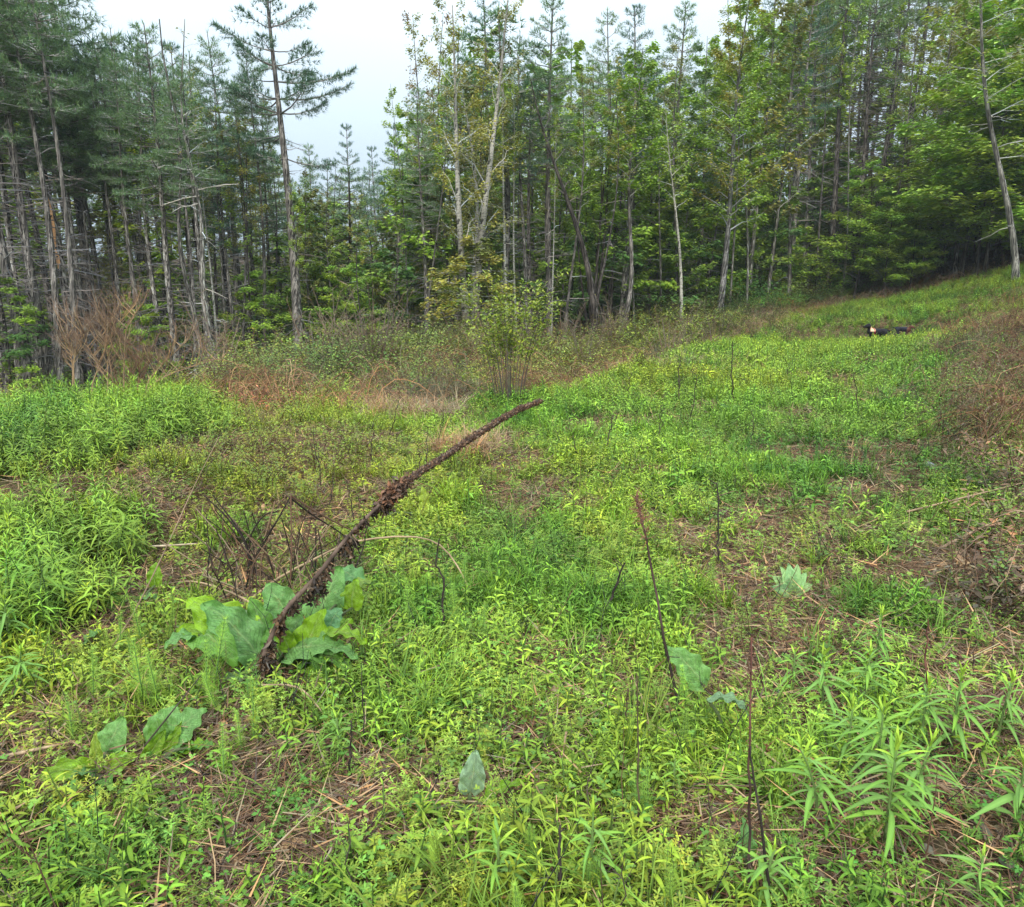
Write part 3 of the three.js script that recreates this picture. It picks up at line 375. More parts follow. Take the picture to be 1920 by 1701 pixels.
for (const [px, top, d, rot, where] of [[668, 236, 31, 1, 'pine with the highest tip in the open sky gap'], [598, 272, 30, 2.5, 'pine at the left end of the sky gap, close to the tallest pine'], [712, 276, 33, 4, 'pine at the right end of the row in the sky gap'], [636, 300, 28, 5.4, 'shortest pine in the middle of the sky gap']]) stand(px % 4 ? pineA : pineC, PINE, px, d, { top, rot, fat: 0.72 }, where, 'pine tree');
// bare grey poles of the left-hand stand
{ const pole = pineTree(125, { H: 14, r0: 0.13, c0: 0.66, width: 1.7, wild: 0.25, plume: 0.8, dead: 60, deadL: 1.0, col: NEEDLE_A, bark: [0.43, 0.41, 0.39], wander: 0.18 }), r = RNG(616); for (let i = 0; i < 20; i++) { const px = -10 + 530 * ((i * 0.61803 + 0.3) % 1); stand(pole, PINE, px, 20.4 + 4.5 * ((i * 0.7548) % 1), { top: px < 200 ? r.u(-320, -120) : r.u(60, 170), rot: r.u(0, 6.3), tz: r.g() * 0.02, fat: r.u(0.75, 1.05) }, 'bare grey pine pole in the crowded stand at the left', 'pine tree', 'grey pine poles of the left-hand stand'); } }
// slim trunks that crowd the front of the wood
{ const slim = [leafTree(250, { H: 13, r0: 0.085, c0: 0.5, spread: 1.5, limbs: 24, twigs: 9, perTwig: 9, size: 0.11, cols: [FRESH, OLIVE, LIME], bark: [0.3, 0.285, 0.27], wander: 0.22, dead: 8 }), leafTree(251, { H: 13, r0: 0.07, c0: 0.6, spread: 1.3, limbs: 20, twigs: 9, perTwig: 9, size: 0.1, cols: [OLIVE, GOLD, MID], bark: [0.22, 0.2, 0.19], wander: 0.35, dead: 14 }), leafTree(252, { H: 13, r0: 0.06, c0: 0.55, spread: 1.4, limbs: 22, twigs: 9, perTwig: 10, size: 0.11, cols: [LIME, FRESH], bark: [0.36, 0.35, 0.33], wander: 0.28 })], r = RNG(515), top = (px) => (px < 240 ? r.u(-60, 120) : px < 520 ? r.u(160, 260) : px < 760 ? r.u(300, 380) : px < 1330 ? r.u(60, 200) : r.u(-120, 60));
  for (let i = 0; i < 36; i++) { const px = 300 + 1440 * ((i * 0.61803 + 0.11) % 1), u = (px - 960) / 1420; stand(slim[i % 3], LEAFY, px, treeline(u) + r.u(0.4, 4.5), { top: top(px), rot: r.u(0, 6.3), tz: r.g() * 0.035, fat: r.u(0.75, 1.1) }, 'slim broadleaf trunk among those crowding the front of the wood', 'tree', 'slim trunks at the front of the wood'); } }

// --- the wood behind: many trees that nothing tells apart
{ const r = RNG(77), sky = [[-400, -250], [0, -200], [150, -60], [195, 150], [240, 70], [340, 70], [420, 190], [480, 190], [560, 290], [640, 300], [720, 290], [760, 210], [850, 60], [920, 20], [1000, 60], [1100, 70], [1200, 110], [1300, 110], [1350, 10], [1500, -150], [2400, -200]];
  const line = (px) => { let k = 1; while (k < sky.length - 1 && px > sky[k][0]) k++; const [a, b] = [sky[k - 1], sky[k]]; return lerp(a[1], b[1], clamp((px - a[0]) / (b[0] - a[0]))); };
  const N = 235; for (let i = 0; i < N; i++) {
    const px = -260 + 2440 * ((i * 0.61803) % 1) + r.u(-12, 12), u = (px - 960) / 1420, tl = treeline(u), d = tl + 2.5 + 34 * Math.pow(((i * 0.7548) % 1), 1.35);
    const right = px > 1120, poles = px > 1520 && px < 1730, k = r(), kind = poles ? (k < 0.75 ? 'pole' : 'leaf') : right ? (k < 0.2 ? 'pine' : k < 0.32 ? 'pole' : 'leaf') : px < 560 ? (k < 0.4 ? 'pine' : k < 0.68 ? 'pole' : 'leaf') : (k < 0.28 ? 'pine' : k < 0.45 ? 'pole' : 'leaf');
    const base = gpx(px, d), lim = line(px) + r.u(0, kind === 'leaf' ? 190 : 120), maxH = at(px, lim, d).y - base.y, H = Math.min(maxH, r.u(13, 18)); if (H < 4) continue;
    const rot = r.u(0, 6.28), tz = r.g() * 0.03;
    if (kind === 'pine') stand(r.pick(pineFar), PINE, px, d, { s: H / 14, rot, tz, fat: clamp(14 / H, 0.7, 1.3) }, 'pine deep in the wood behind the front row of trees', 'pine tree', 'pines deep in the wood');
    else if (kind === 'pole') stand(poleFar, PINE, px, d, { s: H / 14, rot, tz, fat: clamp(14 / H, 0.7, 1.3) }, 'bare-stemmed pine pole crowded deep in the wood', 'pine tree', 'bare pine poles deep in the wood');
    else stand(r.pick(mapleFar), LEAFY, px, d, { s: Math.min(H, 14) / 13, rot, tz }, 'leafing broadleaf tree deep in the wood behind the front row', 'tree', 'broadleaf trees deep in the wood');
  }
  // the leafy storey below the crowns
  const low = [leafTree(240, { H: 6, r0: 0.05, c0: 0.1, spread: 2.2, limbs: 26, twigs: 10, perTwig: 11, size: 0.2, cols: [MID, FRESH, [0.13, 0.26, 0.055]], elev: 0.45, flat: 0.6, layer: 1, bark: DARK, back: 1 }), leafTree(241, { H: 6, r0: 0.045, c0: 0.1, spread: 1.9, limbs: 26, twigs: 10, perTwig: 9, size: 0.16, cols: [OLIVE, MID, [0.2, 0.24, 0.055]], elev: 0.5, flat: 0.5, bark: DARK, back: 1 })];
  for (let i = 0; i < 150; i++) { const px = -240 + 2400 * ((i * 0.61803 + 0.37) % 1) + r.u(-12, 12), u = (px - 960) / 1420, d = treeline(u) + 2.5 + 26 * Math.pow((i * 0.7548 + 0.2) % 1, 1.4), right = px > 1080; if (px > 1560 && px < 1720 && d < 37 || px < 560 && d < treeline(u) + 10 && i % 5) continue; const k = r() < (right ? 0.75 : 0.3) ? 0 : 1; const most = (at(px, line(px) + 60, d).y - gpx(px, d).y) / 6; if (most < 0.25) continue; stand(low[k], LEAFY, px, d, { s: Math.min(most, r.u(0.45, 1.2)), rot: r.u(0, 6.3), tz: r.g() * 0.05 }, k ? 'low olive-leaved tree in the shade between the trunks of the wood' : 'low green layered tree in the shade between the trunks of the wood', 'tree', k ? 'low olive trees inside the wood' : 'low green trees inside the wood'); }
}

// ------------------------------------------------------------------ undergrowth, shrubs and ground cover
const tmpM = new THREE.Matrix4(), tmpQ = new THREE.Quaternion(), tmpE = new THREE.Euler();
class Scatter {                                                     // gathers copies of a few variants of one plant, then adds them as uncounted stuff
  constructor(name, label, cat, variants, mat) { Object.assign(this, { name, label, cat, variants, mat }); this.L = variants.map(() => []); }
  add(p, r, s, tint, tilt = 0.2, sy = 1, rot) { const k = Math.floor(r() * this.variants.length); tmpE.set(r.g() * tilt, rot ?? r.u(0, 6.2832), r.g() * tilt); tmpQ.setFromEuler(tmpE); this.L[k].push([tmpM.compose(p, tmpQ, V(s, s * sy, s)).clone(), tint]); }
  done() { this.variants.forEach((g, k) => { const L = this.L[k]; if (!L.length) return; const m = new THREE.InstancedMesh(g, this.mat, L.length); m.name = numbered(this.name); const c = new THREE.Color(); L.forEach(([mt, t], i) => { m.setMatrixAt(i, mt); m.setColorAt(i, c.setRGB(t[0], t[1], t[2])); }); m.castShadow = m.receiveShadow = true; scene.add(m); tag(m, this.label, this.cat, null, 'stuff'); }); }
}
const many = (n, seed, f) => Array.from({ length: n }, (_, k) => { const mb = new MB(); f(mb, RNG(seed + k * 31), k); return mb.geo(); });
const UP = V(0, 1, 0);
// --- plants, in metres
const G0 = [0.036, 0.078, 0.012], G1 = [0.25, 0.36, 0.04];  // blade foot and tip; the foot is darkened to paint in contact shade
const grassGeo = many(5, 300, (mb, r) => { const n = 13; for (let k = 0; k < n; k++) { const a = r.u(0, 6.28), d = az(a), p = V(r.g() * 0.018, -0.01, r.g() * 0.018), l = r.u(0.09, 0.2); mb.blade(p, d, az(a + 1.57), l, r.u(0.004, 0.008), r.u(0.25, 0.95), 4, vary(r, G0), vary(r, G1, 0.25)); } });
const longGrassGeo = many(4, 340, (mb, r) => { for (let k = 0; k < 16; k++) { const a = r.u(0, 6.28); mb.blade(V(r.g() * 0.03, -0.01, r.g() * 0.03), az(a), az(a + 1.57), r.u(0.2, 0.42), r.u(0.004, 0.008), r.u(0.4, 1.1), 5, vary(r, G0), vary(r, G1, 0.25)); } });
const stemLeafy = (mb, r, h, n, len, wid, o = {}) => {               // an upright shoot with narrow leaves that crowd towards its tip
  const lx = r.g() * 0.06 * h, lz = r.g() * 0.06 * h, S = (t) => V(lx * t * t, h * t, lz * t * t);
  mb.tube([S(0), S(0.5), S(1)], [0.0035 * (o.thick || 1), 0.003 * (o.thick || 1), 0.0015], 3, o.stem || [0.12, 0.19, 0.06], false);
  for (let k = 0; k < n; k++) { const t = Math.pow((k + 0.5) / n, 0.75), a = k * 2.399 + r.g() * 0.3, top = sstep(0.6, 1, t), e = lerp(0.35, 1.5, top * top) + r.g() * 0.15, d = az(a, e).normalize(), l = len * lerp(0.75, 1, Math.sin(Math.PI * Math.min(1, t * 1.1))) * (1 - 0.45 * top) * r.u(0.8, 1.15);
    const c = mix3(o.low || [0.034, 0.08, 0.013], o.high || [0.26, 0.38, 0.035], 0.25 + 0.75 * t); mb.leaf(S(t), d, UP, l, wid * (l / len) * r.u(0.85, 1.15), { droop: o.droop ?? lerp(0.55, 0.1, top), fold: 0.3, segs: o.segs || 4, c0: vary(r, c, 0.12), c1: vary(r, mix3(c, [0.26, 0.37, 0.06], 0.3), 0.15), belly: 0.42 }); } };  // young tips yellower; lower leaves darkened further as painted contact shade
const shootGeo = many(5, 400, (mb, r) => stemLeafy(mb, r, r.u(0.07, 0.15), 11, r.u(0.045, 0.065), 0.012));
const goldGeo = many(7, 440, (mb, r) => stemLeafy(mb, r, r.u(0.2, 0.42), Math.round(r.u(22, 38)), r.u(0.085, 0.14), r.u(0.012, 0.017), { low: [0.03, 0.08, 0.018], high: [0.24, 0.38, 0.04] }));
const broadGeo = many(5, 480, (mb, r) => { const n = r.pick([6, 7, 9]); for (let k = 0; k < n; k++) { const a = k * 2.4 + r.g() * 0.4, l = r.u(0.03, 0.065), c = vary(r, [0.14, 0.25, 0.04], 0.3); mb.leaf(V(Math.cos(a) * 0.008, 0.005, Math.sin(a) * 0.008), az(a, r.u(0.2, 1.1)).normalize(), UP, l, l * r.u(0.35, 0.55), { droop: 0.5, fold: 0.25, segs: 3, c0: c, c1: vary(r, [0.18, 0.31, 0.05], 0.25) }); } });
const cloverGeo = many(4, 520, (mb, r) => { for (let q = 0; q < 9; q++) { const x = r.g() * 0.07, z = r.g() * 0.07, h = r.u(0.02, 0.085), a0 = r.u(0, 6.28), c = vary(r, [0.145, 0.245, 0.032], 0.35), lean = V(r.g() * 0.02, 0, r.g() * 0.02); mb.spike(V(x, 0, z), V(lean.x, h, lean.z), V(1, 0, 0), 1, 0.002, [0.12, 0.2, 0.06]);
  for (let k = 0; k < 3; k++) { const a = a0 + k * 2.094; mb.leaf(V(x + lean.x, h, z + lean.z), az(a, r.u(0.05, 0.5)).normalize(), UP, r.u(0.016, 0.026), r.u(0.013, 0.02), { droop: 0.2, fold: 0.15, segs: 2, c0: c, belly: 0.6 }); } } });
const bedGeo = many(4, 560, (mb, r) => { for (let q = 0; q < 7; q++) { const x = r.g() * 0.05, z = r.g() * 0.05, h = r.u(0.04, 0.12), lx = r.g() * 0.03, lz = r.g() * 0.03; mb.spike(V(x, 0, z), V(lx, h, lz), V(1, 0, 0.3), 1, 0.002, [0.14, 0.2, 0.05]);
  for (let y = 1; y <= 4; y++) { const t = y / 4, n = 4; for (let k = 0; k < n; k++) mb.leaf(V(x + lx * t, h * t, z + lz * t), az(k * 1.57 + y + r.g() * 0.3, r.u(0, 0.6)).normalize(), UP, r.u(0.01, 0.02), 0.006, { droop: 0.1, fold: 0.1, segs: 2, c0: vary(r, [0.23, 0.31, 0.045], 0.3) }); } } });
const horsetailGeo = many(3, 600, (mb, r) => { for (let q = 0; q < 3; q++) { const x = r.g() * 0.04, z = r.g() * 0.04, h = r.u(0.14, 0.24), lx = r.g() * 0.02; mb.tube([V(x, 0, z), V(x + lx, h, z)], [0.002, 0.001], 3, [0.15, 0.26, 0.07], false);
  for (let y = 0; y < 11; y++) { const t = 0.15 + 0.85 * y / 10, n = 9; for (let k = 0; k < n; k++) { const a = k * 6.283 / n + y * 0.7, l = (0.055 * (1 - t * 0.7)) * r.u(0.7, 1.1); mb.spike(V(x + lx * t, h * t, z), az(a, 0.75).normalize(), V(-Math.sin(a), 0, Math.cos(a)), l, 0.0022, vary(r, [0.22, 0.37, 0.045], 0.2)); } } } });
const STRAW = [0.33, 0.235, 0.14], RUSSET = [0.15, 0.085, 0.055];
const strawGeo = many(6, 640, (mb, r, k) => { const l = r.u(0.12, 0.4), n = 4, P = []; for (let i = 0; i <= n; i++) { const t = i / n - 0.5; P.push(V(l * t, 0.012 + 0.03 * r() * (k % 2) + 0.02 * Math.cos(t * 3), 0.06 * l * Math.sin(t * 4 + k))); } mb.tube(P, 0.0011 + 0.001 * r(), 4, vary(r, STRAW, 0.3)); });
const debrisGeo = many(6, 680, (mb, r) => { for (let k = 0; k < 14; k++) { const a = r.u(0, 6.28), x = r.g() * 0.06, z = r.g() * 0.06, l = r.u(0.03, 0.12); mb.spike(V(x, r.u(0.004, 0.03), z), az(a, r.u(-0.15, 0.2)), V(-Math.sin(a), 0, Math.cos(a)), l, r.u(0.0025, 0.005), vary(r, r.pick([STRAW, RUSSET, [0.17, 0.115, 0.075], [0.09, 0.06, 0.045]]), 0.3)); } });
const deadLeafGeo = many(5, 720, (mb, r) => { const c = vary(r, r.pick([[0.3, 0.18, 0.1], [0.24, 0.15, 0.09], [0.38, 0.26, 0.16]]), 0.2); mb.leaf(V(0, 0.012, 0), az(0, 0.1), UP, r.u(0.04, 0.08), r.u(0.025, 0.045), { droop: r.u(-0.35, 0.4), fold: r.u(-0.5, 0.5), segs: 4, c0: c, c1: vary(r, c, 0.25), belly: 0.5 }); });
const dryTuftGeo = many(4, 760, (mb, r) => { for (let k = 0; k < 22; k++) { const a = r.u(0, 6.28); mb.blade(V(r.g() * 0.04, -0.01, r.g() * 0.04), az(a), az(a + 1.57), r.u(0.2, 0.5), r.u(0.005, 0.009), r.u(0.3, 1.3), 4, vary(r, [0.26, 0.18, 0.1]), vary(r, [0.45, 0.35, 0.22], 0.3)); } });
const caneGeo = many(6, 800, (mb, r) => { for (let q = 0; q < 5; q++) { const a = r.u(0, 6.28), l = r.u(0.5, 1.2), P = [], x = r.g() * 0.15, z = r.g() * 0.15, h = r.u(0.25, 0.6), c = vary(r, r.pick([RUSSET, [0.3, 0.2, 0.12], [0.17, 0.1, 0.07], STRAW]), 0.25); for (let i = 0; i <= 7; i++) { const t = i / 7; P.push(V(x + Math.cos(a) * l * t * 0.8 + r.g() * 0.02, 0.02 + h * Math.sin(Math.PI * Math.pow(t, 0.7)) + r.g() * 0.01, z + Math.sin(a) * l * t * 0.8 + r.g() * 0.02)); } mb.tube(P, P.map((_, i) => 0.0045 - 0.0004 * i), 3, c, false);
  for (let k = 0; k < 9; k++) { const p = along(P, r.u(0.2, 1)), b = r.u(0, 6.28); mb.spike(p, az(b, r.u(-0.5, 0.6)), UP, r.u(0.06, 0.22), 0.004, c); } } });
const fernyGeo = many(4, 840, (mb, r) => { for (let k = 0; k < 34; k++) { const a = r.u(0, 6.28), p = V(r.g() * 0.16, r.u(0.02, 0.28), r.g() * 0.16); mb.kite(p, az(a, r.u(-0.6, 0.2)), V(-Math.sin(a), r.g() * 0.4, Math.cos(a)), r.u(0.04, 0.1), r.u(0.012, 0.03), vary(r, r.pick([RUSSET, [0.28, 0.16, 0.09], [0.17, 0.1, 0.065]]), 0.3)); } });
const briarGeo = many(5, 880, (mb, r) => { for (let q = 0; q < 6; q++) { const a = r.u(0, 6.28), h = r.u(0.3, 0.7), P = []; for (let i = 0; i <= 4; i++) { const t = i / 4; P.push(V(Math.cos(a) * 0.3 * t * t + r.g() * 0.02, h * t, Math.sin(a) * 0.3 * t * t + r.g() * 0.02)); } mb.tube(P, [0.004, 0.0035, 0.003, 0.002, 0.001], 3, vary(r, [0.16, 0.11, 0.07], 0.3), false);
  for (let k = 0; k < 20; k++) { const p = along(P, r.u(0.2, 1)), b = r.u(0, 6.28); p.x += r.g() * 0.05; p.z += r.g() * 0.05; p.y += r.g() * 0.03; mb.kite(p, az(b, r.u(-0.3, 0.5)), V(-Math.sin(b), r.g() * 0.3, Math.cos(b)), r.u(0.025, 0.05), r.u(0.016, 0.03), vary(r, r.pick([[0.23, 0.32, 0.045], [0.18, 0.27, 0.045], [0.28, 0.32, 0.04]]), 0.25)); } } });
const sprayGeo = many(6, 920, (mb, r) => { const h = r.u(0.9, 1.9); for (let q = 0; q < 5; q++) { const a = r.u(0, 6.28), P = []; for (let i = 0; i <= 4; i++) { const t = i / 4; P.push(V(Math.cos(a) * 0.55 * t * t * h + r.g() * 0.04, h * t * (1 - 0.12 * t), Math.sin(a) * 0.55 * t * t * h + r.g() * 0.04)); } mb.tube(P, [0.012, 0.009, 0.007, 0.005, 0.003], 3, vary(r, [0.14, 0.11, 0.09], 0.3), false);
  for (let k = 0; k < 46; k++) { const p = along(P, Math.pow(r.u(0.06, 1), 0.7)), b = r.u(0, 6.28); p.x += r.g() * 0.22; p.z += r.g() * 0.22; p.y += r.g() * 0.1; mb.kite(p, az(b, r.u(-0.5, 0.2)), V(-Math.sin(b), r.g() * 0.4, Math.cos(b)), r.u(0.06, 0.13), r.u(0.045, 0.08), vary(r, [0.15, 0.23, 0.045], 0.35)); } } });

{ const r = RNG(900);
  const S = {
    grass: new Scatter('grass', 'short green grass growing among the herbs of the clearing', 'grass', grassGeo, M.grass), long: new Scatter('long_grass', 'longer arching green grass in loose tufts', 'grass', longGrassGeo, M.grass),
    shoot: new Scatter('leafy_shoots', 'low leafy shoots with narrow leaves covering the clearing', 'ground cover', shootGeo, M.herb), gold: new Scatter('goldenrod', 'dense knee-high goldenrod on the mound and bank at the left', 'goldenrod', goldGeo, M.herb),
    broad: new Scatter('low_herbs', 'small broad-leaved herbs flat on the ground', 'ground cover', broadGeo, M.herb), clover: new Scatter('clover', 'tiny clover leaves between the grass', 'ground cover', cloverGeo, M.herb), bed: new Scatter('bedstraw', 'yellow-green mat of tiny whorled leaves', 'ground cover', bedGeo, M.herb),
    horse: new Scatter('small_horsetails', 'feathery little horsetails scattered through the grass', 'ground cover', horsetailGeo, M.herb),
    straw: new Scatter('straw', 'pale dead stems lying flat on the ground', 'dead stems', strawGeo, M.wood), debris: new Scatter('plant_litter', 'brown shreds of dead plants on the soil', 'litter', debrisGeo, M.shell), leaf: new Scatter('leaf_litter', 'curled brown dead leaves on the soil', 'dead leaves', deadLeafGeo, M.shell),
    twig: new Scatter('dead_twigs', 'dark dead twigs strewn among the plants of the clearing', 'twigs', many(6, 860, (mb, r) => { const h = r.u(0.1, 0.32), a = r.u(0, 6.28), P = [0, 1, 2, 3, 4].map((i) => V(Math.cos(a) * h * 0.5 * (i / 4) + r.g() * 0.012, h * i / 4, Math.sin(a) * h * 0.5 * (i / 4) + r.g() * 0.012)), c = vary(r, r.pick([[0.05, 0.035, 0.028], [0.1, 0.06, 0.04], [0.03, 0.025, 0.022]]), 0.3); mb.tube(P, [0.0022, 0.002, 0.0016, 0.0012, 0.0007], 3, c, false); for (let k = 0; k < 5; k++) { const p = along(P, r.u(0.25, 0.95)), b = r.u(0, 6.28); mb.spike(p, az(b, r.u(0.1, 1)), V(-Math.sin(b), 0, Math.cos(b)), r.u(0.02, 0.09), 0.0022, c); } }), M.wood),
    dry: new Scatter('dry_grass', 'tufts of tan dry grass', 'dry grass', dryTuftGeo, M.dry), cane: new Scatter('dead_brambles', 'tangle of dead russet bramble canes', 'brambles', caneGeo, M.wood), fern: new Scatter('withered_bracken', 'withered red-brown bracken', 'dead bracken', fernyGeo, M.shell),
    briar: new Scatter('briars', 'young yellow-green briars sprouting through the dead canes', 'briars', briarGeo, M.leaf), spray: new Scatter('undergrowth', 'leafy undergrowth filling the foot of the wood', 'undergrowth', sprayGeo, M.leaf),
  };
  const shells = [[0.55, 2.2, 1.0], [2.2, 3.6, 1.0], [3.6, 5.5, 0.8], [5.5, 8.5, 0.6], [8.5, 13, 0.42], [13, 20, 0.28], [20, 34, 0.2]];
  const T = (x, d, base, amp = 0.25) => { const n = fbm(x * 0.8 + 31, d * 0.8, 3), m = fbm(x * 0.35 - 9, d * 0.35 + 4, 2), f = Math.exp(amp * (n * 1.3 + r.g() * 1.1) - 0.16) * (r() < 0.12 && d < 7 ? 1.3 : 1), yel = Math.max(0.84, 1.03 + 0.36 * m + r.g() * 0.13); const rich = sstep(0.08, 0.32, fbm(x * 1.15 - 70, d * 1.15 + 33, 3)), g = f * (1 - 0.3 * rich); return [base[0] * g * yel * (1 - 0.22 * rich), base[1] * g, base[2] * g * clamp(1.7 - 0.7 * yel, 0.5, 1.1)];};
  for (const [d0, d1, k] of shells) {
    const ang = 0.9, area = ang * (d1 * d1 - d0 * d0), N = Math.round(area * 1050 * k * (d1 < 3.7 ? 1.35 : 1));
    for (let i = 0; i < N; i++) {
      const q = Math.sqrt(r.u(d0 * d0, d1 * d1)), a = r.u(-ang, ang), x = Math.tan(a * 0.95) * q * 0.95, d = q; if (x > 26 || x < -26) continue;
      const wood = isWood(x, d); if (wood > 0.85) continue;
      const bare = isBare(x, d), gold = isGold(x, d), lobe = isLobe(x, d), brush = isBrush(x, d), tang = isTangle(x, d), p = onG(x, d), green = (1 - bare) * (1 - 0.62 * tang) * (1 - 0.55 * brush) * 0.92, far = sstep(7, 14, d), big = 1 + 0.55 * far, u = r(), sz = (0.62 + 0.85 * sstep(-0.35, 0.45, fbm(x * 2.3 + 11, d * 2.3, 3))) * (1 - 0.55 * (d > 15 ? inSpots(dogSpots, x, d) : 0)) * (d < 4 ? lerp(0.7, 1, sstep(2.2, 4, d)) : 1), n1 = fbm(x * 1.7 + 60, d * 1.7, 3), n2 = fbm(x * 0.9 - 20, d * 0.9 + 8, 3);
      if (gold > 0.25 && r() < gold) { if (u < 0.34) S.gold.add(p, r, r.u(0.6, 1.15) * (0.55 + 0.5 * gold), T(x, d, n2 > 0 ? [0.95, 1.0, 0.8] : [0.8, 0.92, 0.8], 0.3), 0.4); else if (u < 0.42) S.shoot.add(p, r, r.u(1, 1.5), T(x, d, [0.9, 1, 0.9]), 0.3); else if (u < 0.46) S.straw.add(p, r, 1, [1, 1, 1], 0.5); continue; }
      if (d < 11 && r() < 0.02 + 0.03 * bare) S.twig.add(p, r, r.u(0.5, 1.3), [1, 1, 1], r() < 0.5 ? 0.35 : 1.1);
      if (r() < green) {
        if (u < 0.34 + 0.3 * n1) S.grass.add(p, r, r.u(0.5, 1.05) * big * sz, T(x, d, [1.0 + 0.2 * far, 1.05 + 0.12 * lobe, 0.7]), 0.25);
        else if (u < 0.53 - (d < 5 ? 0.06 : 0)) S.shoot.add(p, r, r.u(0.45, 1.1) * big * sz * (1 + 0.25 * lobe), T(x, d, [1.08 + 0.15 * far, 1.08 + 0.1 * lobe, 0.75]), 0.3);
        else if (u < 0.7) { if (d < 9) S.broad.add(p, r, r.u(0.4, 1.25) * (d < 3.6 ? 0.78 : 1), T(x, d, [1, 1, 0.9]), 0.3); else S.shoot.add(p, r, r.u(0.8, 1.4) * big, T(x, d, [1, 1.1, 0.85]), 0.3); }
        else if (u < 0.76 - 0.1 * n2) { if (d < 8) S.clover.add(p, r, r.u(0.6, 1.1), T(x, d, [0.9, 0.9, 0.9]), 0.2); else S.grass.add(p, r, r.u(0.8, 1.3) * big, T(x, d, [1, 1.1, 0.8]), 0.3); }
        else if (u < 0.95) { if (d < 9 && u < 0.83) S.bed.add(p, r, r.u(0.6, 1.2), T(x, d, [1.05, 1, 0.8]), 0.3); else S.shoot.add(p, r, r.u(0.7, 1.2) * big, T(x, d, [1.1, 1.05, 0.75]), 0.3); }
        else if (u < 0.965 && n2 > -0.05) S.long.add(p, r, r.u(0.55, 1), T(x, d, [1, 1, 0.9]), 0.25);
        else if (u < 0.972 && d < 9 && n1 > 0.02) S.horse.add(p, r, r.u(0.6, 1.05), T(x, d, [1, 1, 1]), 0.2);
        else if (u < 0.99) S.straw.add(p, r, r.u(0.5, 1.1), vary(r, [0.9, 0.85, 0.75], 0.3), 0.5);
      } else {
        if (u < 0.54) S.debris.add(p, r, r.u(0.7, 1.6) * big, vary(r, [0.85, 0.78, 0.7], 0.25), 0.3);
        else if (u < 0.575) S.straw.add(p, r, r.u(0.4, 1.2) * big, vary(r, [0.9, 0.84, 0.76], 0.3), 0.35);
        else if (u < 0.68) { if (d < 7) S.leaf.add(p, r, r.u(0.6, 1.2), T(x, d, [1, 1, 1]), 0.4); }
        else if (u < 0.76) S.bed.add(p, r, r.u(0.5, 1), T(x, d, [1, 0.95, 0.8]), 0.3);
        else if (u < 0.8) S.clover.add(p, r, r.u(0.5, 0.9), T(x, d, [1, 1, 0.9]), 0.3);
        else if (u < 0.83) S.grass.add(p, r, r.u(0.5, 0.9) * big, T(x, d, [1.05, 1, 0.9]), 0.3);
        if (u > 0.85 && tang > 0.3 && d > 3.2) { if (u < (d < 6 ? 0.862 : 0.915)) S.cane.add(p, r, r.u(0.4, 0.85), T(x, d, [0.85, 0.7, 0.65]), 0.4); else if (u < 0.96) S.fern.add(p, r, r.u(0.5, 0.9), T(x, d, [1, 0.95, 0.9])); else if (u < 0.972) S.briar.add(p, r, r.u(0.4, 0.8), T(x, d, [1, 1, 1])); else if (u < 0.985) S.dry.add(p, r, r.u(0.35, 0.8), T(x, d, [1, 0.95, 0.9]), 0.5); }
        if (brush > 0.3 && u > 0.8) { const e = d - edgeD(x), strip = sstep(-0.4, 0.4, e) * (1 - sstep(1.6, 3.2, e)) * (1.05 + 1.2 * n2) * (x < -1.2 ? 0.8 : 1);
          if (r() < strip) { if (u < 0.86) S.fern.add(p, r, r.u(0.5, 1.0), T(x, d, [1.25, 0.95, 0.9])); else if (u < 0.91) S.cane.add(p, r, r.u(0.4, 0.9), T(x, d, [1.0, 0.98, 0.95]), 0.4); else if (u < 0.95) S.dry.add(p, r, r.u(0.4, 0.9), T(x, d, [1, 0.9, 0.85]), 0.4); }
          else if (u < 0.9) S.shoot.add(p, r, r.u(1.2, 2.6), T(x, d, [1.15, 1, 0.8])); else if (u < 0.925) S.cane.add(p, r, r.u(0.5, 1.1), T(x, d, [1.15, 1, 0.95]), 0.4); else if (u < 0.945) S.dry.add(p, r, r.u(0.6, 1.3), T(x, d, [1, 0.95, 0.9]), 0.3); else S.briar.add(p, r, r.u(0.7, 1.6) * (0.65 + 0.45 * sstep(1, 6, e)), T(x, d, [1.05, 1, 0.9], 0.35), 0.25); }
      }
    }
  }
  // the pale dry tufts on the far side of the leaning stalk
  for (const [px, py, n, sx, sd] of [[745, 775, 60, 0.5, 0.6], [690, 720, 40, 0.8, 0.8], [830, 745, 26, 0.5, 0.5], [870, 850, 16, 0.25, 0.3], [1260, 690, 50, 1.0, 0.8], [1130, 705, 40, 0.9, 0.6]]) { const g = G(px, py); for (let k = 0; k < n * 2.6; k++) { const x = g.x + r.g() * sx, d = -g.z + r.g() * sd; S.dry.add(onG(x, d), r, r.u(0.5, 1.05), T(x, d, [1, 0.93, 0.88]), 0.4); } }
  for (const [px, py, n] of [[420, 885, 6], [500, 905, 6], [370, 925, 5], [560, 865, 6], [620, 885, 6], [460, 845, 5], [700, 900, 4], [400, 800, 6], [520, 790, 6], [470, 930, 4], [1700, 760, 5], [1790, 745, 6], [1850, 790, 4], [1640, 1090, 2]]) { const g = G(px, py); for (let k = 0; k < n; k++) { const x = g.x + r.g() * 0.35, d = -g.z + r.g() * 0.3; S.briar.add(onG(x, d), r, r.u(0.4, 0.75), T(x, d, [0.95, 1.05, 0.9]), 0.35); } }
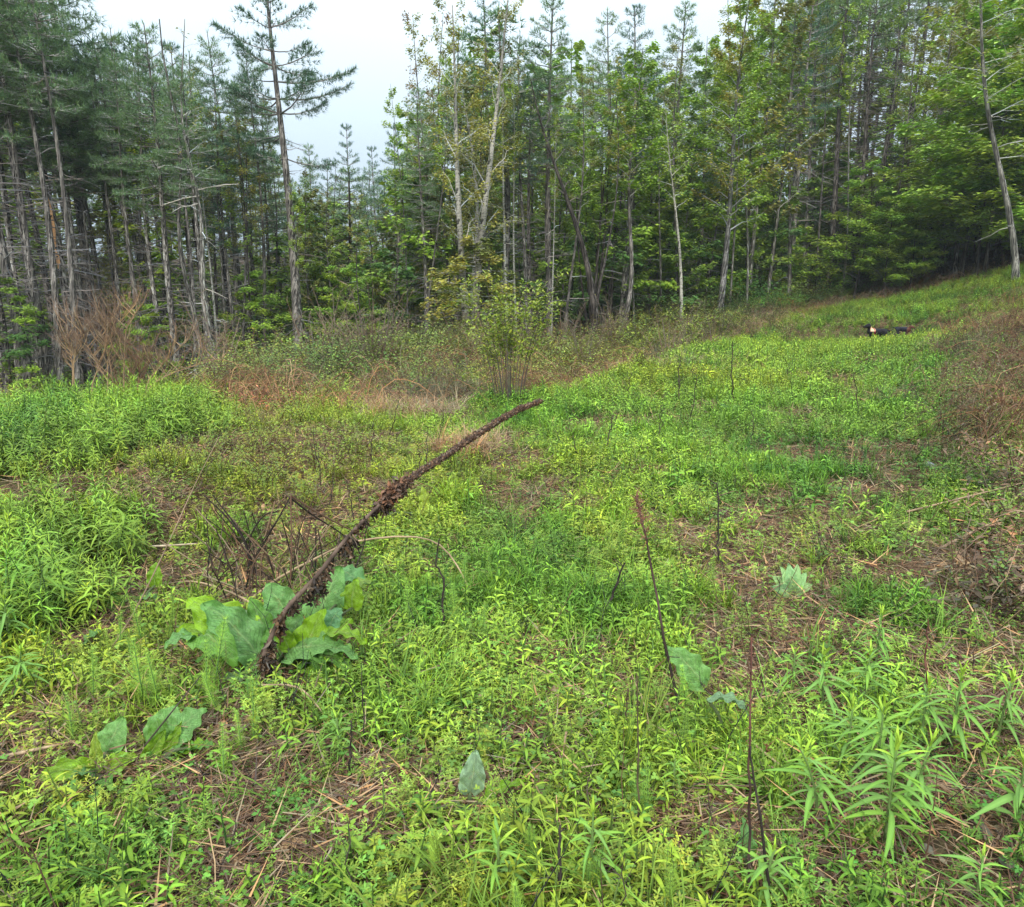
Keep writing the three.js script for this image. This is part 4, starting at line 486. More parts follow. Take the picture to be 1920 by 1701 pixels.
  // undergrowth inside the wood
  for (let i = 0; i < 9000; i++) { const u = r.u(-0.95, 0.95), tl = treeline(u), d = tl + 0.6 + 38 * Math.pow(r(), 1.5), x = u * d * 1.03, n = fbm(x * 0.22 + 3, d * 0.22, 3); if (r() > 0.5 + 1.6 * n) continue;
    const k = fbm(x * 0.3 - 40, d * 0.3, 2), base = k > 0.12 ? [0.9, 1.25, 0.8] : k > -0.1 ? [1.15, 0.95, 0.75] : [0.75, 0.85, 0.8]; S.spray.add(onG(x, d), r, r.u(0.5, 1.35) * (0.5 + 0.5 * sstep(0, 5, d - tl)) * (u < -0.28 ? 0.7 : 1), T(x, d, base, 0.3), 0.2); }
  for (let i = 0; i < 3500; i++) { const u = r.u(-0.95, 0.95), tl = treeline(u), d = tl - 1 + 18 * r() * r(), x = u * d * 1.03; if (d > tl + 0.6) (r() < 0.7 ? S.debris : S.fern).add(onG(x, d), r, r.u(0.8, 2), [0.55, 0.55, 0.55], 0.3); }
  for (const s of Object.values(S)) s.done();
}

// ------------------------------------------------------------------ single things
const WITHER = [0.06, 0.041, 0.025];
const curve = (pts, n = 14) => new THREE.CatmullRomCurve3(pts).getPoints(n);
// --- big leaves: laid between their base and tip, with a wavy edge, raised veins and a pale midrib
function bigLeaf(A, B, wid, o = {}) {
  const { sag = 0.12, fold = 0.15, wave = 0.11, up = UP, seed = 1, col = [0.095, 0.2, 0.035], rib = [0.34, 0.45, 0.18], heart = 0.3, dx = 0, tone = 1 } = o, r = RNG(seed * 7 + 3), D = B.clone().sub(A), L = D.length(); D.normalize();
  const S = new THREE.Vector3().crossVectors(up, D).normalize(), U = new THREE.Vector3().crossVectors(D, S), NL = 30, NW = 18, mb = new MB(), ph = r.u(0, 6), c0 = vary(r, col, 0.1);
  for (let i = 0; i <= NL; i++) { const t = i / NL, prof = Math.pow(Math.sin(Math.PI * Math.pow(clamp(t * 0.985 + 0.012), 0.62)), 0.72), w = wid * 0.5 * prof * (1 + 0.04 * Math.sin(t * 23 + ph));
    for (let k = 0; k <= NW; k++) { const s = k / NW * 2 - 1, as = Math.abs(s), q = A.clone().addScaledVector(D, L * (t - heart * 0.35 * as * as * Math.pow(1 - t, 3))).addScaledVector(S, w * s);
      const vein = Math.pow(Math.abs(Math.sin((t * 5.2 - as * 1.1) * Math.PI)), 10), edge = as * as * as;
      q.addScaledVector(U, L * sag * 4 * t * (1 - t) * (o.arch ?? 1) + fold * w * as * (0.7 + 0.6 * Math.sin(t * 3 + ph)) + 0.14 * w * s * Math.sin(t * 2.5 + ph * 2) - (o.droop || 0) * L * t * t + edge * wave * L * 0.6 * Math.sin(t * 21 + ph + (s > 0 ? 1.7 : 0)) + 0.03 * L * noise2(t * 7 + ph, s * 3) + 0.014 * L * noise2(t * 22 + ph, s * 9) - 0.03 * L * vein * as * (1 - as));
      const c = mix3(c0, rib, as < 0.06 ? 0.55 * (1 - t * 0.6) : vein > 0.6 && as > 0.04 ? 0.16 : 0), n = (0.95 + 0.1 * noise2(t * 14 + ph * 3, s * 9)) * tone; mb.v(q.x, q.y, q.z, [c[0] * n, c[1] * n, c[2] * n], s * 0.5 + 0.5, t); } }
  for (let i = 0; i < NL; i++) for (let k = 0; k < NW; k++) { const a = i * (NW + 1) + k; mb.quad(a, a + 1, a + NW + 2, a + NW + 1); }
  return mb.geo();
}
const BRIGHT = [0.24, 0.43, 0.02], BLUE = [0.16, 0.34, 0.085], DEEP = [0.13, 0.3, 0.04];
const veins = (u, v) => { const s = Math.abs(u * 2 - 1), a = Math.abs(((v - s * 0.32) * 8 + 0.15 * noise2(u * 9, v * 9)) % 1 - 0.5) * 2, side = sstep(0.8, 0.97, 1 - Math.abs(a - 0.5) * 2) * (1 - sstep(0.75, 1, s)), mid = 1 - sstep(0.015, 0.05 * (1.2 - v), s), b = Math.abs((s * 7 + 0.4 * noise2(u * 14, v * 18) + v * 5) % 1 - 0.5) * 2, net = sstep(0.86, 1, b) * 0.45; return Math.max(mid, side, net); };
M.big = leafy(0.5, 0.36, 'burdock_leaf'); M.big.map = tex(512, 512, (u, v) => { const k = veins(u, v), n = 0.93 + 0.12 * fbm(u * 7, v * 9, 4) + 0.08 * noise2(u * 60, v * 60), spot = 0.4 * sstep(0.46, 0.54, fbm(u * 6 + 9, v * 8 + 4, 4)); return [n + 0.16 * k + spot * 0.1, n + 0.13 * k - spot * 0.12, n + 0.1 * k - spot * 0.1]; });
M.big.bumpMap = tex(512, 512, (u, v) => { const g = 0.75 - 0.5 * veins(u, v) + 0.18 * fbm(u * 16, v * 20, 3); return [g, g, g]; }, false); M.big.bumpScale = 0.006;
// leaves given as [base pixel, base lift, tip pixel, tip lift, width, options]: lifts are metres above the ground point seen at 'foot'
function leafPlant(name, label, cat, foot, depth0, list, group) {
  const g = G(...foot), d0 = -g.z, o = thing(name, label, cat, g, group); let n = 0;
  for (const [bx, by, bd, tx, ty, td, w, opt] of list) { n++; const A = at(bx, by, d0 + bd).sub(g), B = at(tx, ty, d0 + td).sub(g); const floor = (v) => { v.y = Math.max(v.y, hgt(g.x + v.x, g.z + v.z) - g.y + 0.02); }; floor(A); floor(B);
    const m = part(o, 'leaf', bigLeaf(A, B, w * 0.78, { seed: n + foot[0], ...opt }), M.big);
    const mid = A.clone().multiplyScalar(0.5); mid.y = A.y * 0.62 + 0.015; const s = new MB(); s.tube(curve([V(r0(n) * 0.03, -0.02, r0(n + 9) * 0.03), mid, A], 6), [0.009, 0.008, 0.0075, 0.007, 0.006, 0.0055, 0.005], 6, [0.17, 0.22, 0.09]); part(m, 'leaf_stalk', s.geo(), M.big); }
  return o;
}
const r0 = (k) => hash2(k, 77) * 2 - 1;
leafPlant('burdock', 'largest burdock, its broad leaves spread around the foot of the leaning dead stalk', 'burdock', [520, 1262], 0, [
  [500, 1215, 0.1, 470, 1120, 0.22, 0.15, { col: DEEP, up: V(0.4, 0.5, 0.7), fold: 0.3 }], [545, 1215, 0.05, 566, 1150, 0.12, 0.13, { col: BLUE, up: V(-0.2, 0.4, 0.85), fold: 0.3 }], [445, 1215, 0.02, 330, 1180, 0.06, 0.15, { col: BRIGHT, up: V(0.2, 0.8, 0.5) }], [600, 1230, -0.02, 672, 1238, -0.08, 0.15, { col: BLUE, sag: 0.25 }], [660, 1140, 0.3, 668, 1085, 0.36, 0.14, { col: BRIGHT, up: V(-0.2, 0.4, 0.85) }],
  [462, 1225, 0.05, 352, 1122, 0.16, 0.3, { col: BRIGHT, up: V(0.75, 0.5, 0.5), fold: 0.2 }], [492, 1238, 0.0, 378, 1132, 0.06, 0.26, { col: BLUE, up: V(0.3, 0.9, 0.4), fold: -0.1 }], [372, 1190, 0.02, 446, 1246, -0.14, 0.2, { col: DEEP, sag: 0.2, up: V(0, 1, 0.4) }], [372, 1196, 0.02, 308, 1216, -0.06, 0.15, { col: BLUE, sag: 0.2, tone: 1.1 }],
  [572, 1236, 0.02, 606, 1142, 0.06, 0.19, { col: BRIGHT, up: V(-0.1, 0.5, 0.85), fold: 0.12 }], [536, 1224, 0.02, 640, 1218, -0.04, 0.22, { col: BLUE, sag: 0.15, up: V(0, 0.9, 0.5) }], [610, 1192, 0.05, 688, 1210, 0.02, 0.15, { col: BRIGHT, sag: 0.2 }], [542, 1216, 0.0, 520, 1168, 0.02, 0.1, { col: BRIGHT, up: V(0.3, 0.4, 0.9) }],
  [596, 1160, 0.3, 640, 1062, 0.42, 0.24, { col: BLUE, up: V(0.2, 0.8, 0.6), tone: 1.1 }], [548, 1165, 0.3, 498, 1094, 0.4, 0.2, { col: BLUE, up: V(0, 0.8, 0.6), tone: 1.1 }], [676, 1098, 0.45, 622, 1072, 0.5, 0.17, { col: [0.171, 0.38, 0.114], sag: 0.2 }], [650, 1120, 0.4, 700, 1090, 0.45, 0.15, { col: MID, sag: 0.2 }],
  [504, 1200, 0.1, 452, 1144, 0.2, 0.18, { col: [0.19, 0.323, 0.133] }], [566, 1250, -0.03, 664, 1268, -0.1, 0.17, { col: DEEP, sag: 0.3, wave: 0.1 }], [520, 1236, 0.02, 500, 1180, 0.1, 0.14, { col: DEEP, up: V(0.4, 0.4, 0.7) }], [590, 1210, 0.1, 660, 1160, 0.18, 0.16, { col: BRIGHT, up: V(-0.3, 0.7, 0.6) }], [440, 1248, 0.02, 366, 1240, 0, 0.14, { col: DEEP, sag: 0.25 }], [556, 1262, -0.05, 600, 1296, -0.14, 0.13, { col: BRIGHT, sag: 0.25 }], [470, 1285, -0.1, 412, 1284, -0.12, 0.14, { col: [0.247, 0.38, 0.152], sag: 0.25 }], [505, 1278, -0.08, 516, 1312, -0.16, 0.12, { col: DEEP }], [618, 1176, 0.12, 640, 1140, 0.18, 0.14, { col: [0.152, 0.342, 0.133] }],
]);
leafPlant('burdock', 'burdock with two broad upright leaves below and left of the leaning stalk foot', 'burdock', [285, 1436], 0, [
  [304, 1420, 0.02, 292, 1345, 0.1, 0.12, { col: DEEP, up: V(0.5, 0.4, 0.7) }], [330, 1424, 0, 392, 1392, 0.05, 0.09, { col: BRIGHT, sag: 0.2 }],
  [292, 1392, 0.06, 332, 1322, 0.16, 0.15, { col: BLUE, up: V(0.3, 0.6, 0.7), tone: 1.1 }], [318, 1396, 0.05, 384, 1328, 0.14, 0.17, { col: BLUE, up: V(-0.3, 0.7, 0.6), tone: 1.1 }], [274, 1440, 0, 310, 1366, 0.06, 0.075, { col: BRIGHT, up: V(0.5, 0.5, 0.6), fold: 0.5 }], [306, 1412, 0.02, 340, 1352, 0.08, 0.05, { col: BRIGHT, up: V(0.6, 0.4, 0.6), fold: 0.6 }], [336, 1412, 0.02, 372, 1404, 0.0, 0.07, { col: DEEP }], [368, 1402, 0.02, 404, 1398, 0.02, 0.06, { col: DEEP }]]);
leafPlant('dock', 'dock with narrow low leaves near the lower left, pale shoot rising from its middle', 'dock', [188, 1462], 0, [
  [180, 1448, 0.01, 72, 1462, -0.02, 0.1, { col: BRIGHT, sag: 0.3, up: V(0, 0.8, 0.6) }], [196, 1448, 0.01, 258, 1416, 0.05, 0.1, { col: BRIGHT, sag: 0.15, up: V(-0.2, 0.7, 0.7) }], [184, 1464, -0.02, 126, 1462, -0.06, 0.06, { col: BLUE, sag: 0.3 }], [200, 1410, 0.08, 232, 1344, 0.16, 0.13, { col: BLUE, tone: 1.15, up: V(0.2, 0.6, 0.7) }], [184, 1436, 0.02, 178, 1372, 0.05, 0.05, { col: FRESH, fold: 0.4, up: V(0.3, 0.3, 0.9) }], [192, 1480, -0.03, 210, 1500, -0.08, 0.07, { col: DEEP, sag: 0.2 }]]);
leafPlant('dock', 'dock with one upright grey-green leaf in the lower centre of the clearing', 'dock', [880, 1520], 0, [
  [882, 1486, 0.01, 892, 1406, 0.05, 0.105, { col: [0.247, 0.361, 0.19], tone: 1.15, up: V(0.1, 0.5, 0.85), fold: 0.05 }], [905, 1520, 0, 986, 1466, 0.05, 0.055, { col: BRIGHT, fold: 0.3 }], [820, 1548, -0.02, 752, 1512, 0.0, 0.09, { col: DEEP, sag: 0.2 }], [800, 1556, -0.03, 806, 1516, 0.02, 0.07, { col: [0.28, 0.4, 0.04] }], [836, 1532, 0, 872, 1514, 0.02, 0.05, { col: FRESH }], [850, 1556, -0.03, 900, 1572, -0.05, 0.055, { col: BLUE }]]);
leafPlant('burdock', 'single broad blue-green burdock leaf leaning on the tall thin dead stalk right of centre', 'burdock', [1282, 1325], 0, [[1318, 1284, 0.0, 1246, 1212, 0.06, 0.15, { col: BLUE, tone: 1.15, up: V(0.4, 0.6, 0.7), fold: 0.05 }], [1296, 1290, 0, 1330, 1272, 0.02, 0.06, { col: BLUE }]]);
leafPlant('burdock', 'young burdock with a drooping grey-green leaf and two round yellow-green leaves, right of centre', 'burdock', [1362, 1395], 0, [[1330, 1316, 0.03, 1404, 1342, -0.02, 0.085, { col: [0.228, 0.361, 0.171], sag: 0.3 }], [1350, 1385, 0, 1366, 1350, 0.02, 0.06, { col: LIME, up: V(0, 0.4, 0.9) }], [1436, 1412, 0, 1434, 1386, 0.02, 0.055, { col: LIME, up: V(0, 0.4, 0.9) }], [1448, 1440, -0.02, 1474, 1440, 0, 0.06, { col: BRIGHT }]]);
leafPlant('burdock', 'burdock leaf standing behind the pair of dark stalks near the bottom border', 'burdock', [1398, 1625], 0, [[1394, 1622, 0, 1392, 1532, 0.05, 0.075, { col: BLUE, up: V(0.3, 0.4, 0.85), fold: 0.2 }], [1404, 1620, 0, 1414, 1580, 0.03, 0.04, { col: BRIGHT }]]);
leafPlant('burdock', 'small burdock with low leaves left of the largest one', 'burdock', [262, 1150], 0, [[250, 1135, 0, 300, 1122, 0.03, 0.1, { col: BLUE, sag: 0.2 }], [222, 1160, 0, 206, 1112, 0.06, 0.09, { col: DEEP, up: V(0.5, 0.4, 0.7) }], [236, 1160, 0, 272, 1150, 0, 0.06, { col: BRIGHT }], [290, 1098, 0.1, 292, 1054, 0.15, 0.1, { col: BRIGHT, up: V(0.2, 0.4, 0.9) }]]);
leafPlant('burdock', 'burdock leaf pressed among the goldenrod at the left, above the dead stems', 'burdock', [166, 1225], 0, [[156, 1222, 0, 190, 1184, 0.02, 0.12, { col: BLUE, sag: 0.15 }], [176, 1222, 0, 190, 1206, 0.02, 0.05, { col: BRIGHT }]]);
leafPlant('burdock', 'young burdock under the thick end of the leaning stalk, leaf glowing yellow-green', 'burdock', [800, 965], 0, [[796, 962, 0, 792, 912, 0.05, 0.1, { col: LIME, up: V(0.3, 0.3, 0.9) }], [846, 958, 0.1, 868, 946, 0.15, 0.13, { col: MID }], [720, 1005, -0.1, 738, 968, -0.05, 0.12, { col: FRESH, up: V(0.2, 0.4, 0.9) }], [706, 1012, -0.1, 700, 985, -0.05, 0.1, { col: FRESH, up: V(0, 0.4, 0.9) }]]);
leafPlant('burdock', 'small dark burdock beside the thin stalks in the middle of the slope', 'burdock', [1368, 775], 0, [[1364, 772, 0, 1352, 756, 0.1, 0.16, { col: BLUE }], [1370, 770, 0, 1392, 762, 0.1, 0.16, { col: BLUE }], [1366, 776, -0.1, 1372, 784, -0.2, 0.14, { col: MID }]]);
leafPlant('burdock', 'small pale burdock low in the grass to the right of the stalk tip', 'burdock', [1158, 868], 0, [[1155, 866, 0, 1140, 852, 0.1, 0.12, { col: BLUE, tone: 1.2 }], [1160, 866, 0, 1176, 858, 0.08, 0.1, { col: BLUE, tone: 1.2 }], [1158, 870, 0, 1162, 880, -0.08, 0.1, { col: MID }]]);
leafPlant('dock', 'dock with one bright upright leaf in the middle of the green slope', 'dock', [1255, 985], 0, [[1254, 980, 0, 1260, 946, 0.04, 0.07, { col: BRIGHT, up: V(0.1, 0.3, 0.95) }], [1250, 984, 0, 1240, 966, 0.03, 0.05, { col: FRESH }]]);
// --- the pale woolly mullein rosette
{ const g = G(1482, 1118), o = thing('mullein', 'pale woolly mullein rosette beside bare soil on the right of the slope', 'mullein', g), r = RNG(41), d = -g.z, wool = new THREE.MeshPhysicalMaterial({ name: 'woolly_leaf', vertexColors: true, roughness: 0.9, sheen: 0.6, sheenRoughness: 0.6, sheenColor: new THREE.Color(0.8, 0.9, 0.75), transmission: 0.25, thickness: 0, side: THREE.DoubleSide });
  const T = [[1448, 1080], [1462, 1062], [1478, 1056], [1496, 1058], [1512, 1074], [1522, 1096], [1445, 1100], [1452, 1118], [1484, 1080], [1508, 1110], [1470, 1128], [1500, 1126]];
  T.forEach(([tx, ty], k) => { const B = at(tx, ty, d + (k < 6 ? 0.05 : -0.06)).sub(g); B.y = Math.max(B.y, 0.02); const A = V(B.x * 0.12, 0.02, B.z * 0.12); part(o, 'leaf', bigLeaf(A, B, r.u(0.05, 0.068), { seed: 90 + k, col: vary(r, [0.2, 0.34, 0.11], 0.22), rib: [0.34, 0.46, 0.22], sag: 0.14, heart: 0, wave: 0.03, fold: 0.35, up: V(-B.x, 0.12, 0.25) }), wool); }); }

// --- the leaning dead mullein stalk with its seed spike and hanging withered leaves
{ const g = G(478, 1288), o = thing('dead_stalk', 'long brown dead mullein stalk leaning right over the clearing, thick seed spike at its end', 'dead stalk', g), r = RNG(55), d0 = -g.z;
  const path = curve([[478, 1288, 0], [500, 1215, 0.02], [535, 1145, 0.08], [590, 1085, 0.16], [650, 1010, 0.28], [700, 958, 0.4], [752, 910, 0.52], [830, 858, 0.68], [905, 808, 0.82], [965, 772, 0.94], [1014, 752, 1.02]].map(([x, y, k]) => at(x, y, d0 + k * 1.15).sub(g)), 60); path[0].y -= 0.04;
  const stem = new MB(), spike = new MB(), hang = new MB(), N = path.length - 1;
  stem.tube(path, path.map((p, i) => lerp(0.011, 0.006, i / N)), 7, (t) => { const n = 0.8 + 0.5 * noise2(t * 60, 3); const w = sstep(0.2, 0.5, noise2(t * 23, 9)); return mix3([0.1 * n, 0.068 * n, 0.05 * n], [0.24, 0.19, 0.14], w * 0.7); });
  const S0 = 0.56; for (let i = 0; i < 2600; i++) { const t = lerp(S0, 1, r()), p = along(path, t), T = along(path, Math.min(1, t + 0.02)).sub(along(path, t - 0.02)).normalize(), a = r.u(0, 6.283), n1 = new THREE.Vector3().crossVectors(T, UP).normalize(), n2 = new THREE.Vector3().crossVectors(T, n1), e = (t - S0) / (1 - S0), R = (0.0185 + 0.005 * noise2(t * 34, a * 0.8)) * (e < 0.07 ? 0.7 + 0.3 * e / 0.07 : 1) * (1 - 0.55 * Math.pow(e, 1.6)) * r.u(0.7, 1.08);
    const out = n1.clone().multiplyScalar(Math.cos(a)).addScaledVector(n2, Math.sin(a)), q = p.clone().addScaledVector(out, R * 0.75), c = vary(r, r.pick([[0.075, 0.045, 0.03], [0.11, 0.068, 0.045], [0.05, 0.032, 0.025], [0.19, 0.13, 0.085]]), 0.35), dir = out.clone().addScaledVector(T, r.u(-0.1, 0.7)).normalize(), sd = new THREE.Vector3().crossVectors(dir, T).normalize();
    spike.leaf(q, dir, T, r.u(0.009, 0.017), r.u(0.006, 0.01), { segs: 2, fold: 0.9, droop: -0.3, c0: c, c1: vary(r, c, 0.4), belly: 0.55 }); }
  spike.tube(path.slice(Math.floor(N * S0)), path.slice(Math.floor(N * S0)).map((p, i, l) => 0.0145 * (1 - 0.55 * Math.pow(i / l.length, 1.6))), 8, [0.055, 0.035, 0.026]);
  const shred = (t, n, L) => { for (let k = 0; k < n; k++) { const p = along(path, clamp(t + r.g() * 0.012)); p.x += r.g() * 0.01; p.z += r.g() * 0.014; const q = p.clone(), c = vary(r, r.pick([WITHER, WITHER, [0.1, 0.066, 0.04], [0.035, 0.025, 0.018]]), 0.3), l = L * r.u(0.3, 1.1), m = 7, dx = r.g() * 0.25, dz = r.g() * 0.25, S = [q.clone()]; for (let i = 1; i <= m; i++) { q.x += dx * l / m + r.g() * 0.006; q.z += dz * l / m + r.g() * 0.006; q.y -= l / m * r.u(0.6, 1.1); S.push(q.clone()); for (let j = 0; j < 3; j++) { const e = rndDir(r); e.y -= 0.5; e.normalize(); hang.leaf(q, e, rndDir(r), r.u(0.012, 0.034), r.u(0.006, 0.018), { segs: 3, fold: r.u(-1.2, 1.2), droop: r.u(-0.6, 0.6), c0: vary(r, c, 0.3), c1: vary(r, r() < 0.2 ? [0.17, 0.12, 0.075] : c, 0.4) }); } } hang.tube(S, 0.0015, 3, c, false); } };
  const wisp = (t, n, L, w) => { for (let k = 0; k < n; k++) { const p = along(path, clamp(t + r.g() * 0.009)), d = V(r.g() * 0.75 + 0.1, -0.8 - 0.5 * r(), r.g() * 0.75), c = vary(r, r.pick([WITHER, WITHER, [0.1, 0.066, 0.04], [0.035, 0.025, 0.018], [0.15, 0.105, 0.065]]), 0.3); p.x += r.g() * 0.012; p.y += r.g() * 0.012; hang.leaf(p, d, V(r.g(), 0.2, 1), L * r.u(0.25, 1.05), w * r.u(0.12, 0.6), { segs: 6, fold: r.u(-1.6, 1.6), droop: r.u(-0.8, 0.8), c0: c, c1: vary(r, c, 0.4), belly: 0.45 }); } };
  for (const [t, n, L, w] of [[0.01, 130, 0.1, 0.03], [0.03, 130, 0.13, 0.03], [0.055, 120, 0.13, 0.03], [0.085, 80, 0.11, 0.028], [0.115, 60, 0.12, 0.03], [0.15, 20, 0.07, 0.02], [0.19, 40, 0.1, 0.03], [0.215, 36, 0.09, 0.03], [0.26, 24, 0.07, 0.02], [0.295, 70, 0.14, 0.03], [0.32, 80, 0.13, 0.03], [0.345, 30, 0.08, 0.02], [0.39, 60, 0.1, 0.028], [0.41, 40, 0.09, 0.026], [0.45, 22, 0.05, 0.02], [0.475, 26, 0.05, 0.02], [0.5, 16, 0.04, 0.02], [0.53, 80, 0.07, 0.03], [0.55, 110, 0.075, 0.034], [0.57, 110, 0.07, 0.034], [0.59, 70, 0.05, 0.03]]) { shred(t, Math.round(n / 9), L * 0.9); wisp(t, Math.round(n / 9), L * 0.8, w * 0.7); }
  for (let k = 0; k < 420; k++) { const t = 0.575 + r.g() * 0.03, p = along(path, t), d = rndDir(r); d.y -= 0.3; p.addScaledVector(rndDir(r), 0.032 * Math.sqrt(r())); const c = vary(r, [0.12, 0.07, 0.045], 0.4); hang.leaf(p, d, rndDir(r), r.u(0.02, 0.05), r.u(0.012, 0.024), { segs: 3, fold: 0.7, droop: 0.4, c0: c, c1: vary(r, c, 0.4) }); }
  part(o, 'stem', stem.geo(), M.wood); tag(part(o, 'seed_spike', spike.geo(), M.shell), null, null, null, 'stuff'); tag(part(o, 'withered_leaves', hang.geo(), M.shell), 'brown shrivelled leaves hanging from the stalk', null, null, 'stuff'); }

// --- thin dead stalks, each bent its own way
function stalk(pxs, label, o = {}) {                                // pxs: pixels from foot to tip
  const g = G(...pxs[0]), d0 = -g.z, r = RNG(Math.round(pxs[0][0] * 7 + pxs[0][1])), P = curve(pxs.map(([x, y], i) => at(x, y, d0 + (o.away || 0) * i / (pxs.length - 1)).sub(g)), 12); P[0].y -= 0.03;
  for (let i = 1; i < P.length - 1; i++) { P[i].x += r.g() * 2.2 * d0 / 1400; P[i].z += r.g() * 3 * d0 / 1400; }
  const k = d0 / 1400, w = (o.w || 5) * k / 2, mb = new MB(), c = o.col || [0.045, 0.035, 0.03]; mb.tube(P, P.map((p, i) => w * lerp(1.1, 0.55, i / 12)), 5, (t) => { const n = 0.8 + 0.5 * noise2(t * 40, pxs[0][0]); return mix3(c, o.tipCol || c, t).map((x) => x * n); });
  const t = thing(o.name || 'dead_stalk', label, o.cat || 'dead stalk', g, o.group); part(t, 'stem', mb.geo(), M.wood);
  const nt = o.twigs ?? 6; if (nt) { const tw = new MB(); for (let i = 0; i < nt; i++) { const p = along(P, r.u(0.25, 1)), a = r.u(0, 6.28); tw.tube([p, p.clone().add(az(a, r.u(0.2, 1)).multiplyScalar((o.twigL || 24) * k * r.u(0.5, 1.2)))], [w * 0.5, w * 0.2], 3, c, false); } tag(part(t, 'twigs', tw.geo(), M.wood), null, null, null, 'stuff'); }
  if (o.seed) { const sd = new MB(), [f, n, L, col] = o.seed; for (let i = 0; i < n; i++) { const p = along(P, lerp(f, 1, Math.pow(r(), 0.8))), d = rndDir(r); d.y += 0.5; d.normalize(); const e = p.clone().addScaledVector(d, L * k * r.u(0.3, 1.1)); sd.tube([p, e], [w * 0.25, w * 0.16], 3, vary(r, col, 0.3), false); for (let q = 0; q < 4; q++) { const b = rndDir(r); sd.spike(p.clone().lerp(e, r.u(0.5, 1.05)), b, V(b.z, 0.2, -b.x), 3.2 * k * r.u(0.5, 1.3), 2.0 * k, vary(r, col, 0.35)); } } tag(part(t, 'seed_head', sd.geo(), M.shell), null, null, null, 'stuff'); }
  return t;
}
const RED = [0.14, 0.06, 0.045];
stalk([[1276, 1345], [1258, 1255], [1240, 1170], [1222, 1075], [1207, 990], [1192, 930]], 'tall thin dark stalk with a feathery rust seed head, right of centre', { w: 6.5, away: 0.3, seed: [0.74, 130, 24, [0.2, 0.1, 0.065]], tipCol: [0.09, 0.05, 0.04] });
stalk([[1404, 1685], [1406, 1560], [1405, 1440], [1407, 1300], [1409, 1190]], 'left one of the pair of dark stalks near the bottom, reddish upper part', { w: 6.5, away: 0.12, tipCol: RED, seed: [0.55, 70, 13, RED], twigs: 4 });
stalk([[1446, 1698], [1432, 1580], [1418, 1480], [1408, 1400]], 'right one of the pair of dark stalks near the bottom, leaning into its neighbour', { w: 7.5, away: 0.08, twigs: 3 });
stalk([[1048, 1705], [1049, 1620], [1051, 1548]], 'short thick black stub of a stalk at the bottom border, right of centre', { w: 10, away: 0.04 });
stalk([[1438, 1440], [1436, 1420], [1438, 1395]], 'short rusty stub of a stalk beside the pair of dark stalks', { w: 6, col: [0.16, 0.07, 0.04] });
stalk([[830, 1200], [831, 1140], [830, 1085], [818, 1060], [824, 1010]], 'thin black stalk with a kink near its top, right of the largest burdock', { w: 5, twigs: 3 });
stalk([[1134, 1165], [1142, 1130], [1158, 1090], [1172, 1055]], 'forked black twig standing in the grass left of the tall thin stalk', { w: 6, twigs: 3 });
stalk([[1195, 1560], [1197, 1440], [1196, 1340], [1194, 1262]], 'thin greenish-brown stalk below the middle of the clearing', { w: 4.5, col: [0.09, 0.07, 0.04] });
stalk([[656, 1470], [657, 1410], [659, 1352]], 'short dark stick standing upright below the largest burdock', { w: 5 });
stalk([[682, 1400], [680, 1330], [678, 1262]], 'thin dark stem right below the largest burdock', { w: 3.5 });
stalk([[640, 1160], [655, 1100], [672, 1050], [690, 985]], 'thin black stem rising right of the largest burdock through its leaves', { w: 4.5 });
stalk([[1348, 1065], [1346, 1010], [1347, 950], [1344, 905]], 'thin dark stalk left of the mullein rosette', { w: 4, seed: [0.3, 16, 9, [0.07, 0.05, 0.045]] });
stalk([[1742, 1310], [1736, 1240], [1740, 1160]], 'reddish thin stalk behind the goldenrod clump at the right', { w: 4.5, col: RED });
stalk([[1895, 1705], [1910, 1660], [1925, 1610]], 'brown stub leaning out of the lower right corner', { w: 7, col: [0.1, 0.055, 0.04] });
stalk([[1176, 1390], [1174, 1340], [1178, 1290]], 'short dead stem in the lower centre beside the long fallen straw', { w: 4, col: [0.1, 0.06, 0.045] });
const bendy = RNG(4040), farStalks = [[1274, 760, 668, 4], [1368, 762, 640, 4, 1], [1305, 800, 700, 3], [1145, 850, 780, 4], [1178, 760, 700, 3], [1240, 830, 760, 3], [1300, 725, 690, 3], [625, 970, 880, 4], [655, 985, 900, 4], [788, 905, 830, 3.5], [802, 890, 800, 3.5], [830, 850, 770, 3], [700, 880, 790, 3.5], [742, 825, 750, 3], [590, 930, 800, 3.5], [1077, 870, 810, 3], [1412, 840, 770, 3], [1600, 780, 690, 3, 1], [1480, 720, 680, 3], [1240, 870, 840, 3], [1700, 800, 760, 3], [905, 925, 880, 3], [975, 795, 748, 3.5], [1390, 735, 700, 3]];
farStalks.forEach(([px, y0, y1, w, bent], k) => { const j = r0(k) * 14 + (bent ? 8 : 0); stalk([[px + j, y0], [px + j * 0.4 + bendy.g() * 3, lerp(y0, y1, 0.4)], [px + j * 0.1 + bendy.g() * 3, lerp(y0, y1, 0.75)], [px + bendy.g() * 5, y1]], 'thin dark dead stalk standing in the green slope behind the leaning stalk', { w: w * 0.66, group: 'thin dead stalks on the slope', twigs: 5, twigL: 16, col: [0.06, 0.045, 0.035] }); });
